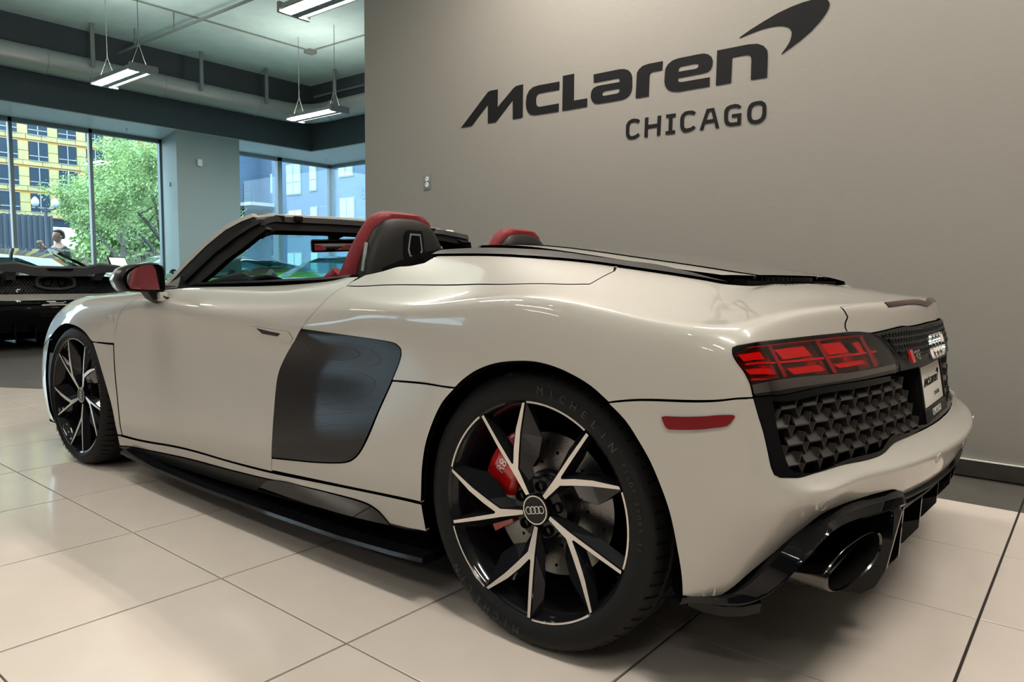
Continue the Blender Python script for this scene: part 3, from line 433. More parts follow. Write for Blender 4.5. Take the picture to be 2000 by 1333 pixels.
def tube_light(x, y, z, label, length=1.2, group='hanging two-tube ceiling lights', k=1):
    t = empty('tube_light', (x,y,z), 0, label, 'ceiling light', group)
    b = MB(); h = length/2
    prof = [(-.17,.0),(-.16,.045),(-.09,.06),(.09,.06),(.16,.045),(.17,.0),(.15,-.005),(.10,.03),(.03,.035),(.0,.005),(-.03,.035),(-.10,.03),(-.15,-.005)]
    v = [(sx*h, p, q) for sx in (-1,1) for p, q in prof]; n = len(prof)
    f = [(i,(i+1)%n,n+(i+1)%n,n+i) for i in range(n)]+[tuple(range(n))[::-1], tuple(range(n,2*n))]
    mesh('reflector_housing', v, f, 'fixture_white', t)
    b = MB(); b.box((-h+.02,-.045,-.034),(h-.02,.045,-.024)); b.obj('centre_dark_strip', 'pipe_grey', t)  # grey strip added so the gap between the tubes reads dark
    for s in (-1,1):
        b = MB(); b.box((s*h-.02,-.18,-.036),(s*h+.02,.18,.065)); b.obj('end_cap', 'fixture_white', t)
        b = MB(); b.tube([(-h+.03,s*.085,.0),(h-.03,s*.085,.0)], .02, 12); o = b.obj('lamp_tube', 'tube_glow', t); autosmooth(o)
        b = MB(); b.tube([(s*h*.8,-.1,.06),(s*h*.8,0,.35)], .003, 5); b.tube([(s*h*.8,.1,.06),(s*h*.8,0,.35)], .003, 5); b.tube([(s*h*.8,0,.35),(s*h*.8,0,CZ-z)], .005, 6); b.obj('hanging_cable', 'pipe_grey', t)
        a = area_light('tube_glow_light', (0,s*.085,-.022), length-.06, .05, LAMP_W*k, LAMP_C); a.parent = t
        a = area_light('ceiling_fill_light', (0,s*.085,.066), length-.1, .04, UP_W*(k if x < -2.5 and y > 3 else k*.35), LAMP_C, (math.pi,0,0)); a.parent = t  # upward fill added above each housing to lift the ceiling
    return t
FZ = 3.5
tube_light(-7.23, 3.35, FZ, 'hanging two-tube light in front of the duct, above the left windows', k=1.2)
tube_light(-7.05, 6.30, FZ, 'hanging two-tube light near the duct bend beside the grey wall', k=1.2)
tube_light(-2.72, 3.35, FZ, 'hanging two-tube light cut off by the top edge, left of the grey wall')
for i, (x, y, k) in enumerate(((.55,2.02,1.2),(2.15,2.02,.4),(3.75,2.02,.8),(-.3,-.6,.5),(3.7,-.6,1.5),(-4.9,-.9,.8),(-.3,-3.2,.4),(3.7,-3.2,.4),(-4.9,-3.2,.4),(-1.2,-5.6,.3),(2.8,-5.6,.3))):
    tube_light(x, y, FZ, 'hanging two-tube light out of the picture, %s, %s' % (('by the logo wall' if y > 1 else 'in the second row' if y > -1 else 'in the third row' if y > -4 else 'in the last row'), ('farthest left' if x < -3 else 'left of the camera' if x < 1 else 'near the tail' if x < 3 else 'farthest right')), k=k)
for i, (x, y) in enumerate(((-2.2,-1.9),(-.9,-1.9),(.5,-1.9),(1.9,-1.9),(-3.3,-1.9))):
    t = empty('round_downlight', (x,y,FZ+.5), 0, 'small round downlight out of the picture, %s of the row of five' % ('second','third','fourth','rightmost','leftmost')[i], 'ceiling light', 'round downlights')
    b = MB(); b.lathe([(.0,.12),(.075,.12),(.075,0),(.065,0)], 24, axis='z'); b.lathe([(0,.12),(.01,.12),(.01,CZ-FZ-.5),(0,CZ-FZ-.5)], 8, axis='z'); b.obj('can', 'fixture_white', t)
    b = MB(); b.lathe([(0,.012),(.064,.012)], 24, axis='z'); b.obj('lamp_disc', 'can_glow', t)
    d = bpy.data.lights.new('downlight', 'SPOT'); d.energy = CAN_W; d.color = LAMP_C; d.spot_size = R_(95); d.spot_blend = .5; d.shadow_soft_size = .05
    a = bpy.data.objects.new('downlight_lamp', d); COL.objects.link(a); a.parent = t; a.location = (0,0,-.01)
# wall lettering
sg = empty('wall_logo', (.7,WY,2.0), 0, 'large black wall lettering with a swoosh on the grey wall', 'sign')
wf = lambda x, y, t: (x-.7, -t-.0005, y-2.0)
for k, (o_, h_) in LOGO.items():
    b = MB(); plate(b, o_, [h_] if h_ else [], wf, .004); b.obj('swoosh' if k == 'swoosh' else 'letter', 'text_dark', sg)
for k, (o_, h_) in CITY.items():
    b = MB(); plate(b, o_, [h_] if h_ else [], wf, .004); b.obj('letter', 'text_dark', sg)
# outlet, sensors
ot = empty('wall_outlet', (-.90,WY,1.61), 0, 'small metal wall outlet with two white sockets on the grey wall', 'outlet')
b = MB(); b.box((-.035,-.006,-.058),(.035,0,.058)); bevel(b.obj('cover_plate', 'frame_alu', ot), .002)
for s in (-1,1):
    b = MB(); b.lathe([(0,-.009),(.017,-.009),(.019,-.006)], 16, axis='y', c=(0,0,s*.021)); sk = b.obj('socket', 'white_plain', ot)
    b = MB()
    for dx in (-.006,.006): b.box((dx-.0015,-.0096,s*.021),(dx+.0015,-.009,s*.021+.009))
    b.obj('slot', 'text_dark', sk)
def small_box(name, x, y, z, s, label, m='sill_white'):
    b = MB(); b.box((0,-s/2,-s*.7),(s*.5,s/2,s*.7)); o = b.obj(name, m); o.location = (x,y,z); bevel(o, .01); tag(o, label, 'sensor'); return o
small_box('motion_sensor', FX, 5.86, 2.94, .09, 'white motion sensor on the grey column between the windows')
small_box('window_sensor', -10.6, 5.56, 2.55, .06, 'tiny white sensor on the window reveal beside the column')
for i, (x, y, lb) in enumerate(((-10.7,4.85,'small sprinkler head under the soffit over the left windows'),(-10.6,9.1,'small sprinkler head under the soffit at the corner windows'))):
    b = MB(); b.lathe([(0,-.06),(.018,-.06),(.018,-.05),(.006,-.045),(.008,-.02),(.02,-.004),(.02,0)], 12, axis='z'); o = b.obj('ceiling_sprinkler', 'chrome'); o.location = (x,y,SZ-.02); tag(o, lb, 'sprinkler', 'sprinkler heads under the soffit')
# mirrored lettering stuck on the window glass
def decal(x0, y0, z0, s, label):
    d = empty('window_decal', (x0,y0,z0), 0, label, 'decal', 'white lettering on the window glass'); b = MB()
    for k, (o_, h_) in LOGO.items():
        f = lambda x, y, t: (-t, -(x-.7)*s, (y-2.1)*s)
        V, F = flat_poly(o_, [h_] if h_ else []); b.add([f(x,y,.002) for x,y in V], F)
    b.obj('lettering', 'text_white', d)
decal(WX+.014, 4.05, 1.28, .2, 'white reversed lettering on the glass in front of the man outside')
decal(WX+.014, 5.3, 1.28, .2, 'white reversed lettering on the window pane with the tree behind')
decal(WX+.014, 7.35, 1.4, .17, 'white reversed lettering on the corner window seen through the windshield')
# ------------------------------------------------------------------ the convertible
car = empty('convertible_car', (2.1119,1.2023,0), .01364, 'white open convertible with black side blades and red seats on the tiled floor', 'car')
VS = .085
def densify(poly, step=.03):
    out = []; n = len(poly)
    for i in range(n):
        a = np.array(poly[i], float); c = np.array(poly[(i+1)%n], float); k = max(1, int(np.ceil(np.hypot(*(c-a))/step)))
        for j in range(k): out.append(tuple(a+(c-a)*j/k))
    return out
def smooth_poly(pl, corner=38, step=.02):      # round the traced outline a little, keep the real corners
    P = [np.array((u, v*VS)) for u, v in pl]; n = len(P); out = []
    def iscorner(i):
        a = P[i]-P[i-1]; b = P[(i+1)%n]-P[i]; la, lb = np.hypot(*a), np.hypot(*b)
        if la < 1e-6 or lb < 1e-6: return True
        return math.degrees(math.acos(np.clip(a@b/la/lb, -1, 1))) > corner
    C = [iscorner(i) for i in range(n)]
    for i in range(n):
        p1, p2 = P[i], P[(i+1)%n]; L = np.hypot(*(p2-p1))
        p0 = P[i-1] if not C[i] else 2*p1-p2; p3 = P[(i+2)%n] if not C[(i+1)%n] else 2*p2-p1
        d0 = max(np.hypot(*(p1-p0)),1e-5); d2 = max(np.hypot(*(p3-p2)),1e-5)
        m1 = (p2-p0)/(L+d0)*L if not C[i] else p2-p1; m2 = (p3-p1)/(L+d2)*L if not C[(i+1)%n] else p2-p1
        k = max(1, int(np.ceil(L/step)))
        for j in range(k):
            t = j/k; out.append(tuple((2*t**3-3*t*t+1)*p1+(t**3-2*t*t+t)*m1+(-2*t**3+3*t*t)*p2+(t**3-t*t)*m2))
    return out
def inset(poly, d):
    P = np.array(poly); n = len(P); A = .5*np.sum(P[:,0]*np.roll(P[:,1],-1)-np.roll(P[:,0],-1)*P[:,1]); s = 1 if A > 0 else -1
    T_ = np.roll(P,-1,0)-np.roll(P,1,0); T_ /= np.maximum(np.linalg.norm(T_,axis=1,keepdims=True),1e-9)
    N_ = np.stack([-T_[:,1],T_[:,0]],1)*s
    lock = (P[:,0] > 1.4499) | (P[:,0] < -3.5499) | (P[:,1] > 14.999*VS)
    return [tuple(p if l else p+nn*d) for p, nn, l in zip(P, N_, lock)]
def SP3(P2, off=0):
    P2 = np.asarray(P2); u = P2[:,0]; v = np.clip(P2[:,1]/VS, 0, 15); X = S(u, v); N_ = SN(u, v)
    N_ = N_/np.maximum(np.linalg.norm(N_,axis=1,keepdims=True),1e-9)
    c = X-np.array([-1.2,0,.5]); sg_ = np.sign(np.median((N_*c).sum(1))); N_ = N_*(sg_ if sg_ else 1)
    X = X+N_*off; X = X*[1,-1,1]; N_ = N_*[1,-1,1]; return X, N_
def panel(name, uv, m, off=0., flange=.012, du=.028, dv=.02, gap=0., parent=None, sides=(1,-1), weld=False, holes=(), smoothp=True, corner=38, depth_fn=None, step=.02):
    B = smooth_poly(uv, corner, step) if smoothp else densify([(a, b*VS) for a, b in uv], .03)
    if gap: B = inset(B, gap)
    H = [smooth_poly(h, corner) for h in holes]
    pb = np.array(B); lo, hi = pb.min(0), pb.max(0)
    gu = []; u = lo[0]+du/2
    while u < hi[0]: gu.append(u); u += du if u < .25 else du*.6
    G = np.array([(a, b2) for a in gu for b2 in np.arange(lo[1]+dv/2, hi[1], dv)]) if len(gu) else np.zeros((0,2))
    if len(G):
        k = inpoly(G, B) & (segd(G, B) > min(du,dv)*.45)
        for h in H: k &= ~inpoly(G, h) & (segd(G, h) > min(du,dv)*.45)
        G = G[k]
    pts = list(B); ed = [(i,(i+1)%len(B)) for i in range(len(B))]
    for h in H:
        n = len(pts); pts += list(h); ed += [(n+i, n+(i+1)%len(h)) for i in range(len(h))]
    nb = len(pts); pts += [tuple(g) for g in G]
    r = delaunay_2d_cdt([Vector(p) for p in pts], ed, [], 0, 1e-6)
    V2 = np.array([tuple(v) for v in r[0]]); F = []
    cen = np.array([V2[list(f)].mean(0) for f in r[2]]); ok = inpoly(cen, B)
    for h in H: ok &= ~inpoly(cen, h)
    F = [tuple(f) for f, o_ in zip(r[2], ok) if o_]
    X, N_ = SP3(V2, off)
    if depth_fn is not None: X = X+N_*depth_fn(V2)[:,None]
    # orient
    f0 = F[len(F)//2]; fn = np.cross(X[f0[1]]-X[f0[0]], X[f0[2]]-X[f0[0]])
    if fn @ N_[f0[0]] < 0: F = [f[::-1] for f in F]
    allv = [X]; alln = [N_]; allf = list(F); n = len(X)
    loops = [B]+H
    if flange:
        for lp in loops:
            L2 = np.array(lp); a, na = SP3(L2, off); b2, _ = SP3(L2, off-flange)
            if depth_fn is not None: dd = depth_fn(L2)[:,None]; a = a+na*dd; b2 = b2+na*dd
            lk = (L2[:,0] > 1.4499) | (L2[:,1] > 14.999*VS); m_ = len(lp)
            tv = np.roll(a,-1,0)-np.roll(a,1,0); sn = np.cross(tv, na); sn /= np.maximum(np.linalg.norm(sn,axis=1,keepdims=True),1e-9)
            fs = [(n+i, n+(i+1)%m_, n+m_+(i+1)%m_, n+m_+i) for i in range(m_) if not (lk[i] and lk[(i+1)%m_])]
            allv += [a, b2]; alln += [sn, sn]; allf += fs; n += 2*m_
    X = np.concatenate(allv); N_ = np.concatenate(alln); objs = []
    for s in ([0] if weld else sides):
        if weld:
            XX = np.concatenate([X, X*[1,-1,1]]); NN = np.concatenate([N_, N_*[1,-1,1]]); FF = allf+[tuple(i+len(X) for i in f[::-1]) for f in allf]
            q = np.abs(XX[:,1]) < 1e-4; NN[q,1] = 0
        elif s == 1: XX, NN, FF = X, N_, allf
        else: XX, NN, FF = X*[1,-1,1], N_*[1,-1,1], [f[::-1] for f in allf]
        me = bpy.data.meshes.new(name); me.from_pydata(XX.tolist(), [], FF); me.materials.append(M(m))
        me.polygons.foreach_set('use_smooth', [True]*len(FF)); me.update()
        NN = NN/np.maximum(np.linalg.norm(NN,axis=1,keepdims=True),1e-9)
        # flange normals must face like their polygons
        me.normals_split_custom_set_from_vertices(NN.tolist())
        o = bpy.data.objects.new(name, me); COL.objects.link(o); o.parent = parent or car; objs.append(o)
    return objs
G_ = .0009
pn = {}
pn['door'] = panel('door', UV['door'], 'paint_white', gap=G_)
pn['rear_body'] = panel('rear_body', UV['quarter'], 'paint_white', gap=G_, weld=True, corner=33)
panel('side_blade', UV['blade'], 'gloss_black', gap=G_, off=.002)
panel('tonneau_cover', UV['tonneau'], 'paint_white', gap=.0005)
panel('deck_strip', UV['strip'], 'strip_black', gap=0, off=.006, flange=.02)
panel('lower_rear_fender', UV['lowrear'], 'paint_white', gap=G_)
panel('side_sill', UV['sill'], 'paint_white', gap=.0005)
panel('rear_bumper', UV['bumper'], 'paint_white', gap=G_, weld=True, flange=.03)
panel('front_body', UV['fender'], 'paint_white', gap=G_, weld=True)
panel('lower_front_fender', UV['lowfront'], 'paint_white', gap=.0008)
panel('front_bumper', UV['frontbumper'], 'paint_white', gap=.0005, weld=False)
spo = panel('rear_spoiler', UV['spoiler'], 'paint_white', gap=G_, weld=True)[0]
# dark shell under the panels so that the joints read black
for k, ex in (('door',.006),('rear_body',.006),('side_blade',.006),('lower_rear_fender',.003),('rear_bumper',.004),('front_body',.004),('rear_spoiler',.006)):
    src = {'door':'door','rear_body':'quarter','side_blade':'blade','lower_rear_fender':'lowrear','rear_bumper':'bumper','front_body':'fender','rear_spoiler':'spoiler'}[k]
    B_ = inset(smooth_poly(UV[src]), -ex)
    panel('body_liner', [(a, min(max(b2/VS,0),15)) for a, b2 in B_], 'void_black', off=-.013, flange=0, du=.06, dv=.04, smoothp=False, weld=k in ('rear_body','rear_bumper','front_body','rear_spoiler'))
# skirt and fins
panel('side_skirt', UV['skirt'], 'satin_black', off=.001, flange=.02)
panel('skirt_fin', UV['fin'], 'gloss_black', off=.004, flange=.01)
for s in (1,-1):
    b = MB(); xs = [-2.2,-1.9,-1.5,-1.1,-.7,-.45,-.33]; zz = [.118,.105,.098,.10,.11,.125,.135]; ww_ = [.915,.925,.93,.935,.945,.95,.95]
    v = []
    for x, z, q in zip(xs, zz, ww_):
        v += [(x,-s*(q-.25),z+.03),(x,-s*(q+.0),z+.022),(x,-s*(q+.018),z+.018),(x,-s*(q+.02),z+.006),(x,-s*(q+.005),z-.002),(x,-s*(q-.25),z+.0)]
    f = []
    for i in range(len(xs)-1):
        for j in range(6): f.append((i*6+j, i*6+(j+1)%6, (i+1)*6+(j+1)%6, (i+1)*6+j))
    f += [tuple(range(6)), tuple(range(36,42))[::-1]]
    autosmooth(mesh('skirt_lip', v, f, 'gloss_black', car), 30)
# underbody
b = MB(); b.box((-3.2,-.86,.12),(-3.02,.86,.16)); b.box((-2.2,-.86,.12),(-.42,.86,.17)); b.box((-3.2,-.55,.12),(.42,.55,.17)); b.obj('underbody', 'void_black', car)
# firewall and inner tub
b = MB(); b.box((-3.1,-.78,.17),(-2.28,.78,.70)); b.box((-.95,-.72,.17),(-.40,.72,.86)); b.box((-.40,-.52,.17),(.35,.52,.84)); b.box((-2.1,-.80,.17),(-.95,-.76,.80)); b.box((-2.1,.76,.17),(-.95,.80,.80)); b.obj('inner_tub', 'void_black', car)
# ------------------------------------------------------------------ lamps and tail
rim = panel('lamp_rim', UV['lens'], 'gloss_black', off=.001, flange=.03, holes=[[(a,b2) for a,b2 in UV['lensred']]])
SG = {1:None,-1:None}
for s in (1,-1):
    hold = panel('tail_light', UV['lens'], 'lens_smoke', off=.006, flange=.006, sides=(s,))[0]
    panel('lamp_housing', UV['lens'], 'lamp_dark', off=-.03, flange=0, sides=(s,), parent=hold)
    panel('red_lens', UV['lensred'], 'lens_glass', off=.0035, flange=0, sides=(s,), parent=hold)
    lr = UV['lens']; us = [a for a,_ in lr]; u0, u1 = .50, 1.02
    # lower chrome strip and light guides
    panel('chrome_strip', UV['chromestrip'], 'lamp_smoke', off=.0035, flange=.004, sides=(s,), parent=hold)
    for (a0, a1, v0, v1) in ((.52,.63,7.75,8.05),(.54,.66,7.3,7.5),(.70,.80,7.75,8.12),(.72,.83,7.3,7.5),(.86,.94,7.75,8.15),(.88,1.0,7.35,7.5),(.985,1.03,7.7,8.1)):
        sk = .02
        panel('light_bar', [(a0,v0),(a1,v0+.03),(a1-sk,v1),(a0-sk,v1-.03)], 'lamp_red', off=-.010, flange=.012, sides=(s,), parent=hold, smoothp=False, du=.05, dv=.05)
    for (a0, a1, v0) in ((.54,1.05,7.12),(.52,1.05,7.60),(.54,1.02,8.22)):
        panel('light_guide', [(a0,v0),(a1,v0+.06),(a1,v0+.12),(a0,v0+.06)], 'lamp_red', off=-.006, flange=.008, sides=(s,), parent=hold, smoothp=False, du=.05, dv=.05)
    for a0 in (.675,.845,1.02):
        panel('light_divider', [(a0,7.1),(a0+.015,7.1),(a0-.015,8.3),(a0-.03,8.3)], 'lens_red', off=-.004, flange=.01, sides=(s,), parent=hold, smoothp=False, du=.05, dv=.05)
panel('rear_recess', [(.47,7.1),(.47,4.7),(1.2,4.7),(1.45,4.7),(1.45,8.1),(1.0,7.6)], 'matte_black', off=-.075, flange=0, weld=True, smoothp=False, du=.05)
frm = panel('grille_frame', UV['frame'], 'gloss_black', gap=.0004, off=.002, flange=.07, weld=True, holes=[UV['opening']], depth_fn=lambda P: -.05*np.clip((P[:,0]-1.06)/.10,0,1)**2*(3-2*np.clip((P[:,0]-1.06)/.10,0,1))*np.clip((P[:,1]/VS-5.18)/.2,0,1))[0]
def tail_uv(wq, zq):
    """surface parameters of the tail where half width = w and height = z"""
    wq = np.asarray(wq, float); zq = np.asarray(zq, float)
    gu, gv = np.meshgrid(np.linspace(.44,1.5,90), np.linspace(2.5,10.5,120), indexing='ij'); gu = gu.ravel(); gv = gv.ravel(); X = S(gu, gv)
    u = []; v = []
    for a, c in zip(wq, zq):
        k = np.argmin((X[:,1]-a)**2+(X[:,2]-c)**2); u.append(gu[k]); v.append(gv[k])
    u = np.array(u); v = np.array(v)
    for _ in range(4):
        e = 1e-3; p = S(u,v); pu = (S(u+e,v)-p)/e; pv = (S(u,v+e)-p)/e
        r1 = wq-p[:,1]; r2 = zq-p[:,2]; det = pu[:,1]*pv[:,2]-pv[:,1]*pu[:,2]; det = np.where(abs(det)<1e-6,1e-6,det)
        u = u+np.clip((r1*pv[:,2]-r2*pv[:,1])/det,-.1,.1); v = v+np.clip((pu[:,1]*r2-pu[:,2]*r1)/det,-.5,.5)
    return u, v
def tail_pts(w_, z_, off=0):
    u, v = tail_uv(w_, z_); X, N_ = SP3(np.stack([u, v*VS],1), off); return X, N_
OPN = [(a, b2*VS) for a, b2 in UV['opening']]
# lower grille blades: staggered rows of slanted blades with thin struts
for s in (1,-1):
    gr = empty('grille', (0,0,0)); gr.parent = car
    cw, rh = .066, .036; W_ = []; Z_ = []; K_ = []
    for r in range(-1, 9):
        for c in range(-1, 11):
            W_.append(.30+c*cw+(cw/2 if r % 2 else 0)); Z_.append(.515+r*rh+.16*(0)); K_.append((r,c))
    u, v = tail_uv(np.clip(W_,.02,.93), Z_); ok = inpoly(np.stack([u, v*VS],1), [(a+(.0),b2) for a,b2 in OPN])
    X0, N0 = SP3(np.stack([u, v*VS],1), 0)
    for i in range(len(W_)):
        if not ok[i]: continue
        o_ = Vector(X0[i]); nn = Vector(N0[i]); nn.z = 0; nn.normalize(); tx = Vector((0,0,1)).cross(nn)     # sideways along the surface
        a = cw*.35
        def q(lx, ly, lz): return tuple(o_+tx*lx+nn*ly+Vector((0,0,lz)))
        b = MB()
        # slanted blade: parallelogram face leaning back towards its top, thin underside
        t1 = .004; v_ = [q(-a,.0,-.010),(q(a,.0,-.010)),q(a*.8+.012,-.026,.009),q(-a*.8+.012,-.026,.009), q(-a,-.002,-.010-t1),q(a,-.002,-.010-t1),q(a*.8+.012,-.03,.009-t1),q(-a*.8+.012,-.03,.009-t1)]
        b.add(v_, [(0,1,2,3),(7,6,5,4),(0,4,5,1),(1,5,6,2),(2,6,7,3),(3,7,4,0)])
        t2 = .0022
        for (x0,z0,x1,z1) in ((a,-.012,a+.012,-.012-.022),(-a,-.012,-a-.012,-.012-.022),(a,-.012,a+.006,.012)):
            dx, dz = x1-x0, z1-z0; L = math.hypot(dx,dz); nx, nz_ = -dz/L*t2/2, dx/L*t2/2
            b.add([q(x0-nx,-.001,z0-nz_),q(x0+nx,-.001,z0+nz_),q(x1+nx,-.001,z1+nz_),q(x1-nx,-.001,z1-nz_),q(x0-nx,-.045,z0-nz_),q(x0+nx,-.045,z0+nz_),q(x1+nx,-.045,z1+nz_),q(x1-nx,-.045,z1-nz_)],
                  [(0,1,2,3),(0,4,5,1),(1,5,6,2),(2,6,7,3),(3,7,4,0)])
        o = b.obj('grille_blade', 'grille_grey', gr)
        if s == -1: o.data.transform(Matrix.Diagonal((1,-1,1,1)))
# badge panel with honeycomb
bd = panel('badge_panel', UV['badge'], 'badge_grey', off=.006, flange=.04, weld=True, holes=[UV['badgein']+[]] if False else ())[0]
panel('mesh_backing', UV['badgein'], 'void_black', off=.0065, flange=0, weld=True, parent=bd)
hx = MB(); r0 = .0098; BIN = [(a, b2*VS) for a, b2 in UV['badgein']]
cells = [((c+(.5 if r % 2 else 0))*r0*1.85, .66+r*r0*1.6) for r in range(0,14) for c in range(0,34)]
u, v = tail_uv([c[0] for c in cells], [c[1] for c in cells]); ok = inpoly(np.stack([np.minimum(u,1.449), v*VS],1), BIN)
X0, N0 = SP3(np.stack([u, v*VS],1), .0072)
for i in np.where(ok)[0]:
    nn = Vector(N0[i]); o_ = Vector(X0[i]); tx = Vector((0,0,1)).cross(nn).normalized(); ty = nn.cross(tx)
    for s in (1,-1):
        v_ = []
        for rr, dd in ((r0*1.05,.004),(r0*.86,.004),(r0*.80,-.0005)):
            for k in range(6):
                t = math.pi/6+k*math.pi/3; p = o_+tx*(math.cos(t)*rr)+ty*(math.sin(t)*rr)+nn*dd; v_.append((p.x, p.y*s, p.z))
        f = [(k,(k+1)%6,6+(k+1)%6,6+k) for k in range(6)]+[(6+k,6+(k+1)%6,12+(k+1)%6,12+k) for k in range(6)]
        hx.add(v_, f if s == 1 else [q[::-1] for q in f])
tag(hx.obj('honeycomb', 'badge_grey', bd), kind='stuff')
def ring_logo(parent, mtx, r, tube, m, depth=.004, n=4, sp=1.5):
    for k in range(n):
        b = MB(); cx = (k-(n-1)/2)*r*sp; N2 = 28; v = []
        for i in range(N2):
            t = 2*math.pi*i/N2
            for (dr, dz) in ((-tube,0),(-tube*.6,depth),(tube*.6,depth),(tube,0)):
                v.append(tuple(mtx @ Vector((cx+(r+dr)*math.cos(t), (r+dr)*math.sin(t), dz+k*.0003))))
        f = [(i*4+j, i*4+j+1, ((i+1)%N2)*4+j+1, ((i+1)%N2)*4+j) for i in range(N2) for j in range(3)]
        b.add(v, f); autosmooth(b.obj('emblem_ring', m, parent), 50)
X1, N1 = tail_pts([0.0], [.725], .010)
nn = Vector(N1[0]); nn.y = 0; nn.normalize(); mt = frame_mtx(X1[0], (0,1,0), nn.cross(Vector((0,1,0))))
ring_logo(bd, mt, .030, .004, 'chrome', .006)
X1, N1 = tail_pts([.265], [.715], .012); nn = Vector(N1[0]).normalized(); tx = Vector((0,0,1)).cross(nn).normalized()
mt = frame_mtx(X1[0], tx, nn.cross(tx))
b = MB(); b.add([tuple(mt @ Vector(p)) for p in ((-.052,.016,0),(-.030,.016,0),(-.018,-.016,0),(-.040,-.016,0),(-.052,.016,.006),(-.030,.016,.006),(-.018,-.016,.006),(-.040,-.016,.006))], [(4,5,6,7),(0,4,7,3),(1,2,6,5),(0,1,5,4),(3,7,6,2)]); b.obj('red_badge', 'caliper_red', bd)
text('badge_text', 'R8', .036, mt @ Matrix.Translation((.014,-.001,.002)), 'chrome', bd, .003)
# third brake light
panel('brake_light', UV['brake3'], 'brake_red', off=.002, flange=.002, weld=True, parent=spo)
# licence plate on its holder
pl = empty('license_plate', (.650,0,.622)); pl.parent = car; pl.rotation_euler = (0, R_(-10), 0)
def px(name, lo, hi, m, bv=.003):
    b = MB(); b.box(lo, hi); return bevel(b.obj(name, m, pl), bv)
px('plate_holder', (.0,-.178,-.10),(.03,.178,.085), 'matte_black', .006)
px('plate_sheet', (.028,-.155,-.062),(.0325,.155,.085), 'plate_white', .001)
px('plate_frame', (.03,-.168,-.098),(.037,.168,-.064), 'satin_black', .002)
px('plate_frame', (.03,-.168,-.098),(.037,-.155,.095), 'satin_black', .002); px('plate_frame', (.03,.155,-.098),(.037,.168,.095), 'satin_black', .002); px('plate_frame', (.03,-.09,.07),(.037,.09,.095), 'satin_black', .002)
PM = frame_mtx((.0333,0,0), (0,1,0), (0,0,1))
b = MB()
for k, (o_, h_) in LOGO.items(): plate(b, o_, [h_] if h_ else [], lambda x,y,t: tuple(PM @ Vector(((x-.7)*.098,(y-2.1)*.098+.005,t))), .0004)
b.obj('plate_lettering', 'text_dark', pl)
b = MB()
for k, (o_, h_) in CITY.items(): plate(b, o_, [h_] if h_ else [], lambda x,y,t: tuple(PM @ Vector(((x-1.2)*.09+.05,(y-1.83)*.09-.034,t))), .0004)
b.obj('plate_lettering', 'text_dark', pl)
PF = frame_mtx((.0373,0,-.081), (0,1,0), (0,0,1)); text('frame_text', 'CHICAGO', .026, PF, 'text_white', pl, .0004, .15)
b = MB(); PT_ = frame_mtx((.0374,0,.082), (0,1,0), (0,0,1))
for k, (o_, h_) in LOGO.items(): plate(b, o_, [h_] if h_ else [], lambda x,y,t: tuple(PT_ @ Vector(((x-.7)*.045,(y-2.1)*.045,t))), .0003)
b.obj('frame_text', 'text_white', pl)
# bumper details
panel('side_marker', UV['marker'], 'reflector_red', off=.003, flange=.004)
panel('door_handle_recess', UV['handlerec'], 'paint_white', off=.0015, flange=.0012, parent=None)
panel('door_handle', UV['handle'], 'satin_black', off=.004, flange=.003)
for s in (1,-1):
    for (uq, vq) in UV['sensor'][:2]:
        X1, N1 = SP3(np.array([[uq, vq*VS]]), .0008); nn = Vector(N1[0]); o_ = Vector(X1[0]); tx = Vector((0,0,1)).cross(nn).normalized(); mt = frame_mtx(o_, tx, nn.cross(tx))
        b = MB(); v = []; 
        for r, d in ((.0135,-.002),(.0135,.0004),(.0115,.0004),(.0108,-.001),(.0,-.0006)):
            for k in range(20): t = k*math.pi/10; v.append(tuple(mt @ Vector((r*math.cos(t), r*math.sin(t), d))))
        b.add(v, [(i*20+k, i*20+(k+1)%20, (i+1)*20+(k+1)%20, (i+1)*20+k) for i in range(4) for k in range(20)]); o = b.obj('parking_sensor', 'paint_white', car); autosmooth(o)
        if s == -1: o.data.transform(Matrix.Diagonal((1,-1,1,1)))
# diffuser surround, slats, fins, pipes
for s in (1,-1):
    v = []; n = len(BAND)
    for (a, c) in BAND:
        a = Vector((a[0],a[1]*s,a[2])); c = Vector((c[0],c[1]*s,c[2])); d = Vector((-.035,.012*s,.0)); mid = a*.45+c*.55+Vector((.004,-.006*s,.006))
        v += [tuple(a+Vector((-.02,.02*s,0))), tuple(a), tuple(mid), tuple(c), tuple(c+Vector((-.006,.002*s,-.008))), tuple(c+d+Vector((-.02,0,-.01)))]
    o = mesh('diffuser_surround', v, [(i*6+j, i*6+j+1, (i+1)*6+j+1, (i+1)*6+j) for i in range(n-1) for j in range(5)], 'gloss_black', car); autosmooth(o, 28)
slt = panel('diffuser_panel', UV['slats'], 'gloss_black', off=-.012, flange=.05, weld=True, smoothp=False)[0]
for vz in (.40,.365,.33):
    pts = []
    w0 = [.50,.4,.3,.2,.1,0]; X1, N1 = tail_pts(w0, [vz]*6, -.004); pts = [tuple(p) for p in X1]; pts += [(p[0],-p[1],p[2]) for p in pts[-2::-1]]
    b = MB(); v = []
    for p in pts: v += [(p[0],p[1],p[2]+.006),(p[0]+.018,p[1],p[2]+.003),(p[0]+.018,p[1],p[2]-.002),(p[0]-.02,p[1],p[2]-.006)]
    f = [(i*4+j, i*4+(j+1)%4, (i+1)*4+(j+1)%4, (i+1)*4+j) for i in range(len(pts)-1) for j in range(4)]; b.add(v, f); autosmooth(b.obj('diffuser_slat', 'satin_black', slt), 30)
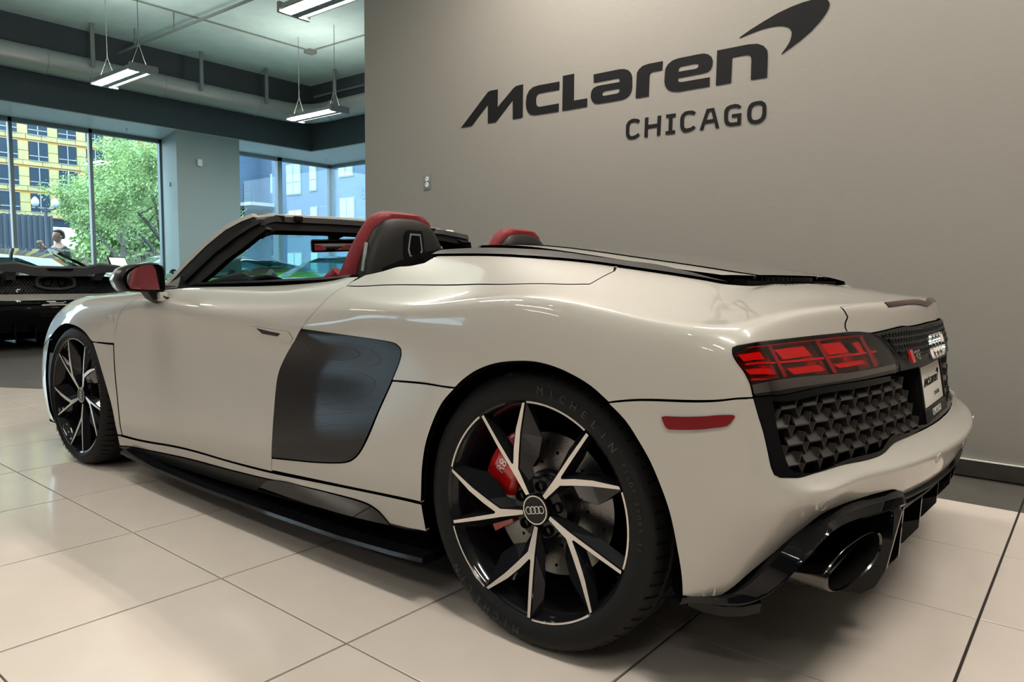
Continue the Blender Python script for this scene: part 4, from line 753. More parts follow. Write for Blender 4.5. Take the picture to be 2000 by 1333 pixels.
for yy in (-.40,-.14,.14,.40):
    b = MB(); pr = [(.10,.16),(.60,.30),(.675,.375),(.700,.37),(.695,.25),(.66,.20),(.55,.155),(.1,.13)]
    v = [(x,yy-.006,z) for x,z in pr]+[(x,yy+.006,z) for x,z in pr]; n = len(pr)
    b.add(v, [tuple(range(n)), tuple(range(n,2*n))[::-1]]+[(i,n+i,n+(i+1)%n,(i+1)%n) for i in range(n)]); b.obj('diffuser_fin', 'gloss_black', car)
b = MB(); b.box((.35,-.76,.40),(.54,.76,.44)); b.box((.36,-.80,.24),(.40,.80,.44)); b.obj('exhaust_recess', 'void_black', car)
for s in (1,-1):
    # flat inner wall of the exhaust cut-out
    b = MB(); pr = [(.45,.42),(.66,.415),(.705,.405),(.715,.39),(.69,.25),(.67,.205),(.64,.18),(.45,.16)]; y0 = -s*.515; y1 = -s*.50
    v = [(x,y0,z) for x,z in pr]+[(x,y1,z) for x,z in pr]; n = len(pr); b.add(v, [tuple(range(n)), tuple(range(n,2*n))[::-1]]+[(i,n+i,n+(i+1)%n,(i+1)%n) for i in range(n)]); b.obj('exhaust_side_wall', 'gloss_black', car)
    # lower lip
    b = MB(); pts = [(.385,.90,.205),(.42,.897,.20),(.455,.89,.20),(.49,.875,.205),(.52,.855,.215)]
    v = []
    for x,q,z in pts: v += [(x,-s*q,z+.05),(x+.012,-s*(q+.008),z+.035),(x+.008,-s*(q+.004),z+.012),(x-.03,-s*(q-.03),z),(x-.09,-s*(q-.10),z+.01),(x-.06,-s*(q-.06),z+.05)]
    f = [(i*6+j, i*6+(j+1)%6, (i+1)*6+(j+1)%6, (i+1)*6+j) for i in range(len(pts)-1) for j in range(6)]+[tuple(range(6)),tuple(range(24,30))[::-1]]
    autosmooth(mesh('diffuser_lip', v, f, 'gloss_black', car), 30)
    # exhaust pipe, oval, end cut slanted
    ep = empty('exhaust_pipe', (0,0,0)); ep.parent = car
    A_, B2_ = .115, .046; cy, cz = -s*.685, .318; v = []; N2 = 40
    rings = [(.42,.9,.95),(.60,1,1),(.655,1.0,1.0),(.663,.995,.995),(.665,.975,.96),(.661,.95,.93),(.60,.93,.90),(.44,.90,.88)]
    for x, fa, fb in rings:
        for k in range(N2):
            t = 2*math.pi*k/N2; c_, s_ = math.cos(t), math.sin(t); e_ = .85
            yy = A_*fa*math.copysign(abs(c_)**e_, c_); zz_ = B2_*fb*math.copysign(abs(s_)**e_, s_)
            v.append((x+(.026*s*yy/A_ if x > .6 else 0), cy+yy, cz+zz_+.014*s*yy/A_))
    q4 = lambda i0,i1: [(i*N2+k, i*N2+(k+1)%N2, (i+1)*N2+(k+1)%N2, (i+1)*N2+k) for i in range(i0,i1) for k in range(N2)]
    autosmooth(mesh('pipe_shell', v, q4(0,5), 'dark_chrome', ep, True), 50); autosmooth(mesh('pipe_inside', v, q4(5,7)+[tuple(range(7*N2,8*N2))], 'void_black', ep, True), 60)
    b = MB(); b.box((.50,cy-A_*.9,cz-.003),(.64,cy+A_*.9,cz+.003)); b.obj('inner_rib', 'satin_black', ep)
# ------------------------------------------------------------------ engine deck details
panel('deck_slot', UV['hoodslot'], 'void_black', off=.001, flange=0)
panel('deck_panel', [(-.6,13.80),(-.3,13.55),(0,13.45),(.15,13.42),(.24,13.6),(.27,14.25),(.2,14.02),(0,13.93),(-.3,13.93),(-.55,13.93)], 'paint_white', off=.002, flange=.01)
dk = panel('engine_cover', [(-.55,14.0),(-.3,14.0),(0,14.0),(.2,14.1),(.27,14.3),(.27,15),(-.62,15)], 'engine_cover', off=.004, flange=.004, weld=True)[0]
b = MB()
for i in range(30):
    yy = -.40+i*.80/29; xx = .30-.10*(yy/.42)**2
    b.box((xx-.07,yy-.0025,.896),(xx+.015,yy+.0025,.908))
b.obj('deck_grille', 'satin_black', car)
b = MB(); b.box((.12,-.42,.88),(.31,.42,.897)); b.obj('deck_grille_base', 'void_black', car)
# ------------------------------------------------------------------ wheels
def wheel(x, yc, z, side, W, RO, rot, front):
    wh = empty('wheel', (x,yc,z)); wh.parent = car
    hw = W/2
    k = RO
    pr = [(.262,-hw+.012),(.272,-hw+.004),(.285,-hw-.002),(RO-.045,-hw-.004),(RO-.026,-hw+.002),(RO-.014,-hw+.012),(RO-.006,-hw+.026),(RO-.002,-hw+.045)]
    nt_ = 4; xs = np.linspace(-hw+.065, hw-.065, nt_)
    tr = []
    for gx in xs: tr += [(RO,gx-.009),(RO-.007,gx-.005),(RO-.007,gx+.005),(RO,gx+.009)]
    pr = pr+tr+[(RO-.002,hw-.045),(RO-.014,hw-.012),(RO-.045,hw),(.272,hw-.01),(.262,hw-.015)]
    b = MB(); b.lathe(pr, 120); ty = b.obj('tyre', 'rubber', wh); autosmooth(ty, 32)
    b = MB()
    for i in range(64):          # lateral cuts in the shoulder
        t = 2*math.pi*i/64; ct, st = math.cos(t), math.sin(t); wv = .0022
        for (r1, h1, r2, h2, sk) in ((RO-.0125,-hw+.0125,RO-.0045,-hw+.0275,.002),(RO-.0045,-hw+.0275,RO-.0002,-hw+.047,.002),(RO-.0002,-hw+.047,RO+.0008,-hw+.056,.001),(RO+.0004,xs[0]+.012,RO+.0004,xs[1]-.012,.01),(RO+.0004,xs[1]+.012,RO+.0004,xs[2]-.012,.012),(RO+.0004,xs[2]+.012,RO+.0004,xs[3]-.012,.01)):
            def P_(r, h, o_): r += .0008; return ((r*ct-o_*st), h, (r*st+o_*ct))
            b.add([P_(r1,h1,-wv),P_(r1,h1,wv),P_(r2,h2,sk+wv),P_(r2,h2,sk-wv)], [(0,1,2,3)])
    b.obj('tread_groove', 'void_black', wh)
    # rim: everything is drawn for the left side (outer face at -y)
    rm = empty('rim', (0,0,0)); rm.parent = wh
    b = MB(); b.lathe([(.262,-hw+.012),(.268,-hw+.006),(.2685,-hw+.012),(.262,-hw+.022),(.252,-hw+.035),(.246,-hw+.07),(.240,-hw+.12),(.236,hw-.03),(.262,hw-.015)], 80); autosmooth(b.obj('rim_barrel', 'rim_black', rm), 40)
    b = MB(); b.lathe([(.236,hw-.04),(.02,hw-.045)], 48); b.obj('rim_back', 'void_black', wh)
    y_o = -hw+.008; y_h = -hw+.030; y_d = -hw+.052
    sp = [(.043,14),(.110,7.2),(.18,6.4),(.262,5.6),(.2625,3.9),(.19,3.3),(.125,2.2),(.1215,.2),(.155,-8.5),(.20,-16.5),(.262,-24.6),(.2625,-26.2),(.19,-19.5),(.140,-12.2),(.106,-3.5),(.041,0)]
    def dish(r): t = min(max((r-.04)/.20,0),1); return y_h+(y_o-y_h)*(t**.8)
    for kk in range(5):
        th = 121-72*kk+rot
        P2 = [(r, R_(a+th)) for r, a in sp]; XY = [(r*math.cos(t), r*math.sin(t)) for r, t in P2]
        V, F = flat_poly(XY); b = MB(); b.add([(x_, dish(math.hypot(x_,z_)), z_) for x_, z_ in V], [f[::-1] for f in F])
        b.obj('spoke_face', 'rim_silver', rm)
        # black body: the same outline, spreading out below the silver face
        q = np.array(XY); n = len(q); T_ = np.roll(q,-1,0)-np.roll(q,1,0); T_ /= np.linalg.norm(T_,axis=1,keepdims=True); A2 = .5*np.sum(q[:,0]*np.roll(q[:,1],-1)-np.roll(q[:,0],-1)*q[:,1]); s_ = 1 if A2 > 0 else -1
        N_ = np.stack([T_[:,1],-T_[:,0]],1)*s_
        def ring(e, dd):
            out = []
            for p, nn_ in zip(q, N_):
                pp = p+nn_*e; r = math.hypot(*pp); lim = .254
                if r > lim and dd > .004: pp = pp*lim/r
                out.append((pp[0], dish(math.hypot(*p))+dd, pp[1]))
            return out
        # widen more on the trailing flank of the outer prong
        e1 = ring(.0012,.0006)+ring(.0022,.004)
        b = MB(); b.add(e1, [(i,(i+1)%n,n+(i+1)%n,n+i) for i in range(n)])
        ww2 = [.004,.014,.020,.020,.004,.012,.014,.012,.010,.013,.010,.010,.048,.042,.026,.006]
        r3 = []
        for (p, nn_, e) in zip(q, N_, ww2):
            pp = p+nn_*e; r = math.hypot(*pp)
            if r > .254: pp = pp*.254/r
            r3.append((pp[0], dish(math.hypot(*p))+.026, pp[1]))
        b.add(ring(.0022,.004)+r3, [(i,(i+1)%n,n+(i+1)%n,n+i) for i in range(n)])
        V, F = flat_poly([(a,c) for a,_,c in r3]); b.add([(x_, dish(math.hypot(x_,z_))+.026, z_) for x_, z_ in V], F)
        b.obj('spoke', 'rim_black', rm)
        # silver arc of the rim edge between two spokes
        b = MB(); b.lathe([(.2625,y_o-.001),(.2675,y_o-.001)], 14, a0=R_(th-27.5), a1=R_(th-72+7)); b.obj('rim_edge', 'rim_silver', rm)
        # bolt and web
        t = R_(th-36); b = MB(); b.lathe([(.012,-.004),(.0135,0),(.0135,.02)], 16, c=(.057*math.cos(t), y_h+.006, .057*math.sin(t))); b.lathe([(0,.012),(.012,.012)], 16, c=(.057*math.cos(t), y_h+.006, .057*math.sin(t))); b.obj('bolt_hole', 'void_black', rm)
    b = MB(); b.lathe([(.0,y_h+.010),(.072,y_h+.012),(.078,y_h+.018),(.074,y_h+.05)], 40); autosmooth(b.obj('hub', 'rim_black', rm), 40)
    b = MB(); b.lathe([(.0,y_h-.004),(.034,y_h-.004),(.037,y_h),(.037,y_h+.01)], 40); autosmooth(b.obj('centre_cap', 'gloss_black', rm), 30)
    b = MB(); b.lathe([(.0325,y_h-.0045),(.0355,y_h-.0045)], 40); b.obj('cap_ring', 'rim_silver', rm)
    mtx = frame_mtx((0,y_h-.0043,0),(1,0,0),(0,0,1)) @ Matrix.Rotation(R_(14 if not front else 80), 4, 'Z'); cap = empty('cap_emblem',(0,0,0)); bpy.data.objects.remove(cap)
    ring_logo(rm, mtx, .0085, .0011, 'rim_silver', .0004)
    # brakes
    b = MB(); b.lathe([(.085,y_d+.045),(.178,y_d+.045),(.178,y_d+.075),(.085,y_d+.075)], 64, closed=True); b.lathe([(.0,y_d+.03),(.082,y_d+.03),(.088,y_d+.05)], 40); dsc = b.obj('brake_disc', 'disc_metal', wh); autosmooth(dsc)
    b = MB()
    for i in range(30):
        t = 2*math.pi*i/30; r = (.105,.13,.155)[i % 3]; b.lathe([(0,y_d+.0445),(.0045,y_d+.0445)], 8, c=(r*math.cos(t),0,r*math.sin(t)))
    b.obj('disc_hole', 'void_black', dsc)
    ca = 150 if not front else 20
    b = MB(); a0, a1 = R_(ca-28), R_(ca+28)
    b.lathe([(.100,y_d+.028),(.115,y_d+.016),(.165,y_d+.012),(.198,y_d+.022),(.205,y_d+.05),(.205,y_d+.10),(.10,y_d+.10)], 16, a0=a0, a1=a1, closed=True)
    n0 = len(b.v); q = 7; b.f += [tuple(range(q)), tuple(range(16*q,17*q))[::-1]]
    cp = b.obj('brake_caliper', 'caliper_red', wh); autosmooth(cp, 30)
    tm = frame_mtx((.155*math.cos(R_(ca)), y_d+.0115, .155*math.sin(R_(ca))), (1,0,0), (0,0,1)) @ Matrix.Rotation(R_(62 if not front else -60), 4, 'Z')
    text('caliper_text', 'R8', .034, tm, 'text_white' if False else 'rim_silver', wh, .0004)
    if not front:
        b = MB(); b.lathe([(.12,y_d+.02),(.19,y_d+.02),(.19,y_d+.08),(.12,y_d+.08)], 8, a0=R_(-168), a1=R_(-148), closed=True); b.obj('parking_caliper', 'caliper_red', wh)
    # raised lettering on the sidewall
    def arc_text(s, r, deg0, size, dstep):
        for i, ch in enumerate(s):
            if ch == ' ': continue
            t = R_(deg0-i*dstep); mtx = frame_mtx((r*math.cos(t), -hw-.0036, r*math.sin(t)), (math.sin(t),0,-math.cos(t)), (math.cos(t),0,math.sin(t)))
            text('tyre_letter', ch, size, mtx, 'rubber_letter', wh, .0006)
    if side == 1:
        rr = (.283+RO-.03)/2
        arc_text('MICHELIN', rr, 84+(0 if not front else -10), .026, 6.2)
        arc_text('PILOT SPORT 4S', rr+.002, 32, .013, 2.7)
        arc_text('MICHELIN', rr, -96, .026, 6.2)
    if side == -1: wh.scale = (1,-1,1) if False else (1,1,1); wh.rotation_euler = (0,0,math.pi)
    return wh
wheel(0, -.795, .342, 1, .295, .342, 0, False); wheel(0, .795, .342, -1, .295, .342, 0, False)
wheel(-2.65, -.815, .326, 1, .245, .326, 10, True); wheel(-2.65, .815, .326, -1, .245, .326, 0, True)
# wheel housings
for x, z, R0_, y0, y1 in ((.045,.342,.375,.50,.90),(-2.655,.33,.36,.52,.87)):
    for s in (1,-1):
        b = MB(); b.lathe([(R0_,-s*y1),(R0_+.004,-s*y0),(0,-s*y0)], 48, a0=R_(-28), a1=R_(208), c=(x,0,z)); b.obj('wheel_housing', 'void_black', car, True)
# V10 script on the fender
X1, N1 = SP3(np.array([cast_v10]), .0012); nn = Vector(N1[0]); tx = Vector((0,0,1)).cross(nn).normalized()
text('fender_badge', 'V10', .042, frame_mtx(X1[0], tx, nn.cross(tx)) , 'chrome', car, .002, .15)
# ------------------------------------------------------------------ windshield frame
def strip_loft(name, lines, m, parent, closed=True, smooth=True, ang=35):
    n = len(lines); L = len(lines[0]); v = [p for k in range(L) for p in [lines[j][k] for j in range(n)]]
    f = [(k*n+j, k*n+(j+1)%n, (k+1)*n+(j+1)%n, (k+1)*n+j) for k in range(L-1) for j in range(n if closed else n-1)]
    if closed: f += [tuple(range(n))[::-1], tuple(range((L-1)*n, L*n))]
    o = mesh(name, v, f, m, parent); return autosmooth(o, ang) if smooth else o
wf_ = empty('windshield_frame', (0,0,0)); wf_.parent = car
P1 = [(-2.20,-.785,.79),(-2.13,-.76,.829),(-2.015,-.725,.925),(-1.907,-.69,1.011),(-1.805,-.655,1.08),(-1.73,-.625,1.115),(-1.684,-.60,1.132)]
P2 = [(-1.93,-.78,.80),(-1.86,-.77,.841),(-1.785,-.74,.895),(-1.70,-.715,.955),(-1.635,-.68,1.003),(-1.60,-.645,1.045),(-1.575,-.61,1.078)]
def offt(l, d):
    out = []
    for p in l:
        k = 1-.96*min(max((abs(p[1])-.54)/.07,0),1); out.append((p[0]+d[0]*k,p[1]+d[1],p[2]+d[2]*k))
    return out
def offr(l, d):      # the corners of the frame sweep rearwards to meet the pillars
    out = []
    for p in l:
        e = min(max((abs(p[1])-.40)/.21,0),1)**2; out.append((p[0]+d[0]+(.095*e if d[0] > -.001 else 0),p[1],p[2]+d[2]))
    return out
def off(l, d): return [(p[0]+d[0],p[1]+d[1],p[2]+d[2]) for p in l]
for s in (1,-1):
    mm = lambda l: [(p[0],p[1]*s,p[2]) for p in l]
    strip_loft('pillar_trim', [mm(off(P1,(0,0,0))), mm(off(P1,(-.012,.0,.014))), mm(off(P1,(-.03,.03,.016))), mm(off(P1,(-.03,.05,0)))], 'paint_white', wf_)
    strip_loft('pillar', [mm(off(P1,(.002,.002,-.002))), mm(P2), mm(off(P2,(-.02,.04,0))), mm(off(P1,(-.02,.05,-.01)))], 'matte_black', wf_)
    mid = [tuple((np.array(a)*.5+np.array(b2)*.5+np.array((.004,-.006,.004)))*(1,1,1)) for a, b2 in zip(P1, P2)]
    strip_loft('pillar_seal', [mm(off(mid,(.006,-.004,-.006))), mm(off(mid,(-.006,-.004,.008))), mm(off(mid,(-.006,.01,.008))), mm(off(mid,(.006,.01,-.006)))], 'rubber', wf_)
ys_ = [-.61,-.59,-.56,-.50,-.42,-.30,-.15,0,.15,.30,.42,.50,.56,.59,.61]
hx_ = lambda y: -1.752+.18*(abs(y)**2.6)*(1)+.0
hz_ = lambda y: 1.168-.045*abs(y)**1.6-.10*max(0,abs(y)-.52)*2.2
TP = [(hx_(y), y, hz_(y)) for y in ys_]
strip_loft('header_cap', [offt(TP,(0,0,0)), offt(TP,(-.05,0,.006)), offt(TP,(-.11,0,-.004)), offt(TP,(-.10,0,-.02)), offt(TP,(.004,0,-.014))], 'paint_white', wf_)
strip_loft('header_seal', [offr(TP,(.012,0,-.010)), offr(TP,(-.02,0,-.008)), offr(TP,(-.02,0,-.036)), offr(TP,(.02,0,-.034))], 'strip_black', wf_)
strip_loft('header_trim', [offr(TP,(.012,0,-.036)), offr(TP,(-.09,0,-.03)), offr(TP,(-.10,0,-.06)), offr(TP,(.0,0,-.088)), offr(TP,(.03,0,-.07))], 'matte_black', wf_)
for y in (-.46,-.36,.36,.46):
    b = MB(); b.box((hx_(y)+.01,y-.02,hz_(y)-.03),(hx_(y)+.028,y+.02,hz_(y)-.006)); bevel(b.obj('roof_latch', 'satin_black', wf_), .003)
for s in ():
    b = MB(); b.tube([(-1.69,s*.585,1.118),(-1.655,s*.61,1.10),(-1.62,s*.63,1.07)], [.012,.016,.01], 8); autosmooth(b.obj('corner_cover', 'satin_black', wf_), 50)
# windshield
base = lambda y: (-2.42+.33*(abs(y)/.74)**2, y, .80-.0*abs(y))
top = lambda y: (hx_(y)-.05, y*.93/ .93, hz_(y)-.01)
v = []; N2 = 20; K2 = 8
for j in range(K2+1):
    t = j/K2
    for i in range(N2+1):
        yb = -.74+1.48*i/N2; yt = yb*.585/.74; a = base(yb); c = (hx_(yt)-.05, yt, hz_(yt)-.015); bow = .05*math.sin(math.pi*t)
        v.append((a[0]+(c[0]-a[0])*t-bow*.4, a[1]+(c[1]-a[1])*t, a[2]+(c[2]-a[2])*t+bow))
f = [(j*(N2+1)+i, j*(N2+1)+i+1, (j+1)*(N2+1)+i+1, (j+1)*(N2+1)+i) for j in range(K2) for i in range(N2)]
mesh('windshield', v, f, 'windshield_glass', wf_, True)
# interior
b = MB(); b.box((-2.45,-.76,.55),(-2.06,.76,.80)); bevel(b.obj('dashboard', 'matte_black', car), .04, 3)
b = MB(); b.tube([(-2.16,-.55,.80),(-2.1,-.50,.845),(-2.06,-.37,.862),(-2.1,-.24,.845),(-2.16,-.18,.80)], .028, 10); b.tube([(-2.22,-.55,.80),(-2.18,-.37,.86),(-2.22,-.19,.80)], .05, 10); autosmooth(b.obj('instrument_hood', 'matte_black', car), 60)
st = empty('steering_wheel', (-1.90,-.37,.73)); st.parent = car; st.rotation_euler = (0, R_(-22), 0)
b = MB(); b.tube([(0,.165*math.cos(t),.165*math.sin(t)) for t in np.linspace(0,2*math.pi,33)], .015, 10, caps=False); autosmooth(b.obj('wheel_rim', 'matte_black', st), 60)
b = MB(); b.tube([(0,-.16,0),(-.02,0,0),(0,.16,0)], .014, 8); b.tube([(-.02,0,0),(0,0,-.16)], .014, 8); b.lathe([(0,.01),(.05,.005),(.055,-.03)], 20, axis='x'); autosmooth(b.obj('wheel_spokes', 'satin_black', st), 50)
for s in (1,-1):
    b = MB(); b.box((-2.1,min(-s*.80,-s*.72),.45),(-1.0,max(-s*.80,-s*.72),.85)); bevel(b.obj('door_card', 'matte_black', car), .02, 2)
    strip_loft('belt_seal', [[(-1.87,-s*.785,.852),(-1.4,-s*.785,.868),(-1.0,-s*.775,.884),(-.88,-s*.765,.893)], [(-1.87,-s*.77,.862),(-1.4,-s*.765,.876),(-1.0,-s*.755,.892),(-.88,-s*.75,.902)], [(-1.87,-s*.73,.856),(-1.4,-s*.73,.868),(-1.0,-s*.72,.884),(-.88,-s*.72,.90)], [(-1.87,-s*.73,.83),(-1.4,-s*.73,.84),(-1.0,-s*.72,.86),(-.88,-s*.72,.87)]], 'matte_black', car)
# interior mirror
rv = empty('rearview_mirror', (-1.93,0.0,1.045)); rv.parent = car; rv.rotation_euler = (R_(3),0,R_(-18))
b = MB(); b.box((-.03,-.115,-.032),(.0,.115,.032)); bevel(b.obj('mirror_housing', 'satin_black', rv), .012, 3)
b = MB(); b.box((-.001,-.105,-.025),(.002,.105,.025)); bevel(b.obj('mirror_face', 'mirror_glass', rv), .004)
b = MB(); b.tube([(-.03,0,.0),(-.03,.0,.04),(.02,.02,.075)], [.018,.025,.04], 10); autosmooth(b.obj('mirror_stalk', 'matte_black', rv), 60)
# seats: lofted sections (z, front x, back x, half width)
def seat(y0, dz, name):
    st_ = empty(name, (-1.07,y0,dz)); st_.parent = car
    # shell outline: closed superellipse sections leaning back
    secs = [(.45,-.20,.02,.24),(.60,-.16,.06,.25),(.75,-.10,.085,.25),(.86,-.05,.085,.243),(.95,-.02,.078,.218),(1.02,-.01,.07,.185),(1.07,-.01,.062,.152),(1.10,-.005,.05,.118),(1.118,-.0,.03,.075)]
    def loft(fr, secs, m, nm, x0f, x1f, sx=1.0):
        v = []; n = 28
        for z, xf, xb, hw in secs:
            a = xf*x0f[0]+xb*x0f[1]+x0f[2]; c = xf*x1f[0]+xb*x1f[1]+x1f[2]; cx = (a+c)/2; rx = abs(c-a)/2
            for k in range(n):
                t = 2*math.pi*k/n; ct, s_ = math.cos(t), math.sin(t)
                v.append((cx+rx*math.copysign(abs(ct)**.6,ct), hw*sx*math.copysign(abs(s_)**.75,s_), z))
        f = [(i*n+k, i*n+(k+1)%n, (i+1)*n+(k+1)%n, (i+1)*n+k) for i in range(len(secs)-1) for k in range(n)]+[tuple(range(n))[::-1], tuple(range((len(secs)-1)*n, len(secs)*n))]
        return autosmooth(mesh(nm, v, f, m, st_), 50)
    top_ = [(z+.0, a, c, h) for z, a, c, h in secs]
    # red cushion in front, wrapping over the top of the shell
    red = [(.45,-.24,.0,.25),(.60,-.20,.02,.27),(.75,-.15,.03,.27),(.86,-.10,.035,.262),(.95,-.065,.035,.235),(1.02,-.05,.035,.203),(1.07,-.045,.04,.172),(1.105,-.045,.05,.145),(1.128,-.04,.045,.113),(1.138,-.03,.02,.07)]
    loft(0, red, 'leather_red', 'seat_cushion', (1,0,0), (0,1,0))
    loft(0, secs, 'seat_shell', 'seat_back', (0,0,-.02), (0,1,.012), .97)
    # recess and mark on the back of the shell
    b = MB()
    def zone(hw, h0, h1, x, fl, nm, m):
        b = MB(); pts = [(-hw*.75,h0),(hw*.75,h0),(hw,h0+.02),(hw*.7,h1),(-hw*.7,h1),(-hw,h0+.02)]
        b.add([(x,p,q) for p,q in pts]+[(x-.02,p*.9,q) for p,q in pts], [tuple(range(6)),]+[(i,(i+1)%6,6+(i+1)%6,6+i) for i in range(6)]); return bevel(b.obj(nm, m, st_), .004)
    zone(.052, .955, 1.065, .089, 0, 'release_bezel', 'satin_black'); zone(.034, .975, 1.052, .092, 0, 'release_ring', 'pipe_grey'); zone(.026, .98, 1.046, .0935, 0, 'release_handle', 'matte_black')
    for sy in (-1,1):
        b = MB(); b.box((-.004,-.006,-.055),(.004,.006,.055)); o = bevel(b.obj('side_trim', 'pipe_grey', st_), .003); o.location = (.045,sy*.205,.965); o.rotation_euler = (R_(sy*16),R_(-8),0)
    b = MB(); b.tube([(-.06,-.235,.91),(-.12,-.255,.85),(-.19,-.265,.76)], [.025,.035,.04], 10); autosmooth(b.obj('seat_bolster', 'leather_red', st_), 60)
    b = MB(); b.box((-.50,-.25,.25),(-.05,.25,.45)); bevel(b.obj('seat_base', 'leather_red', st_), .05, 3)
    return st_
seat(-.37, 0, 'driver_seat'); seat(.36, -.02, 'passenger_seat')
# covers behind the seats
for s in (1,-1):
    v = [(-.84,-s*.655,.925),(-.76,-s*.655,.948),(-.67,-s*.645,.972),(-.62,-s*.60,.988),(-.66,-s*.50,.985),(-.80,-s*.50,.965),(-.86,-s*.55,.92),(-.84,-s*.655,.80),(-.62,-s*.60,.85)]
    f = [(0,1,5,6),(1,2,4,5),(2,3,4),(0,7,8,1),(1,8,2),(2,8,3)]
    autosmooth(mesh('hoop_cover', v, f, 'satin_black', car), 20)
b = MB(); b.box((-.90,-.60,.70),(-.66,.60,.90)); bevel(b.obj('rear_bulkhead', 'matte_black', car), .03, 2)
# door mirrors
MR = [(-1.082,.872),(-1.074,.893),(-1.057,.914),(-1.023,.928),(-.972,.937),(-.937,.936),(-.921,.926),(-.916,.912),(-.913,.833),(-.927,.821),(-.993,.826),(-1.06,.831),(-1.072,.846)]
MG = [(-1.055,.886),(-1.046,.898),(-1.024,.916),(-.989,.929),(-.955,.931),(-.944,.915),(-.932,.835),(-.975,.834),(-1.043,.839),(-1.056,.859)]
for s in (1,-1):
    dm = empty('door_mirror', (0,0,0)); dm.parent = car
    cx_, cz_ = -.995, .878
    def ringm(x, k, dx=0): return [(x+dx*(p-cx_), (cx_+(p-cx_)*k)*s, cz_+(q-cz_)*k) for p, q in MR]
    n = len(MR)
    v = ringm(-1.80,1)+ringm(-1.83,1.04)+ringm(-1.855,1.03); f = [(i*n+j, i*n+(j+1)%n, (i+1)*n+(j+1)%n, (i+1)*n+j) for i in range(2) for j in range(n)]
    v2 = ringm(-1.793,.93); k0 = len(v); v += v2; f += [(j,(j+1)%n,k0+(j+1)%n,k0+j) for j in range(n)]
    v += ringm(-1.82,.88); f += [(k0+j,k0+(j+1)%n,k0+n+(j+1)%n,k0+n+j) for j in range(n)]+[tuple(range(k0+n,k0+2*n))]
    autosmooth(mesh('mirror_frame', v, f, 'satin_black', dm), 40)
    v = ringm(-1.853,1.035)+ringm(-1.89,1.0)+ringm(-1.925,.85)+ringm(-1.945,.5); f = [(i*n+j, i*n+(j+1)%n, (i+1)*n+(j+1)%n, (i+1)*n+j) for i in range(3) for j in range(n)]+[tuple(range(3*n,4*n))]
    autosmooth(mesh('mirror_cap', v, f, 'paint_white', dm), 60)
    g = [(-1.806-.068*(p+1.0)-.072*(q-.88), p*s, q) for p, q in MG]; mesh('mirror_face', g, [tuple(range(len(g)))], 'mirror_glass', dm)
    strip_loft('mirror_arm', [[(-1.80,-.985*s*-1*-1,.83),(-1.815,-.955*s,.795),(-1.83,-.925*s,.772)],[(-1.80,-.93*s,.83),(-1.775,-.93*s,.81),(-1.76,-.90*s,.80)],[(-1.86,-.93*s,.83),(-1.88,-.92*s,.80),(-1.90,-.89*s,.78)],[(-1.86,-.985*s,.83),(-1.87,-.96*s,.80),(-1.87,-.92*s,.775)]], 'satin_black', dm)
    b = MB(); b.box((-1.81,min(s*-.945,s*-.915),.79),(-1.78,max(s*-.945,s*-.915),.826)); bevel(b.obj('arm_cover', 'paint_white', dm), .006)
    b = MB(); b.add([(-2.09,-.80*s,.83),(-1.93,-.80*s,.84),(-1.97,-.765*s,.885),(-2.09,-.76*s,.83),(-1.93,-.76*s,.84),(-1.97,-.74*s,.885)], [(0,1,2),(3,5,4),(0,2,5,3),(1,4,5,2)]); b.obj('mirror_sail', 'satin_black', car)
# ------------------------------------------------------------------ other cars
def grid_body(name, parent, m_of, mats, zs=1., ws=1., uv=((-3.55,1.45),(0,15)), nu=70, nv=40, xs=1.):
    U_, V_ = np.meshgrid(np.linspace(*uv[0],nu), np.linspace(*uv[1],nv), indexing='ij'); X = S(U_.ravel(), V_.ravel())*[xs,ws,zs]
    Y = np.concatenate([X*[1,-1,1], X]); n = len(X); F = []; I = []
    for i in range(nu-1):
        for j in range(nv-1):
            q = (i*nv+j, (i+1)*nv+j, (i+1)*nv+j+1, i*nv+j+1)
            c = X[list(q)].mean(0)
            if any((c[0]-a)**2+(c[2]-.33)**2 < .355**2 and c[1] > .8 for a in (0,-2.65*xs)): continue
            k = m_of(U_[i,0], V_[0,j], c); F.append(q); I.append(k); F.append(tuple(n+t for t in q[::-1])); I.append(k)
    o = mesh(name, Y, F, None, parent, True, I, mats); return o
def plain_wheel(parent, x, y, s):
    wh = empty('wheel', (x,y,.33)); wh.parent = parent
    if s < 0: wh.rotation_euler = (0,0,math.pi)
    b = MB(); b.lathe([(.25,-.10),(.29,-.125),(.32,-.12),(.33,-.09),(.33,.09),(.32,.12),(.25,.12)], 40); autosmooth(b.obj('tyre', 'rubber', wh), 40)
    b = MB(); b.lathe([(.25,-.10),(.24,-.09),(.23,.05),(0,.05)], 40); autosmooth(b.obj('rim', 'rim_black', wh), 40)
    b = MB()
    for k in range(10):
        t = k*math.pi/5; b.box((.03,-.10,-.012),(.245,-.08,.012), 0, Matrix.Rotation(t, 4, 'Y'))
    b.obj('spokes', 'rim_black', wh)
def cabin(parent, secs, m='car_glass', m2='gloss_black'):
    # (x, z belt, half width belt, z roof, half width roof)
    v = []; 
    for x, zb, wb, zr, wr in secs: v += [(x,-wb,zb),(x,-wr,zr-.03),(x,-wr*.8,zr),(x,wr*.8,zr),(x,wr,zr-.03),(x,wb,zb)]
    F1 = []; F2 = []
    for i in range(len(secs)-1):
        for j in range(5):
            q = (i*6+j, i*6+j+1, (i+1)*6+j+1, (i+1)*6+j)
            (F1 if j in (0,4) or i in (0,len(secs)-2) else F2).append(q)
    o = mesh('cabin_glass', v, F1, m, parent); autosmooth(o, 30); o = mesh('roof', v, F2, m2, parent); autosmooth(o, 30)
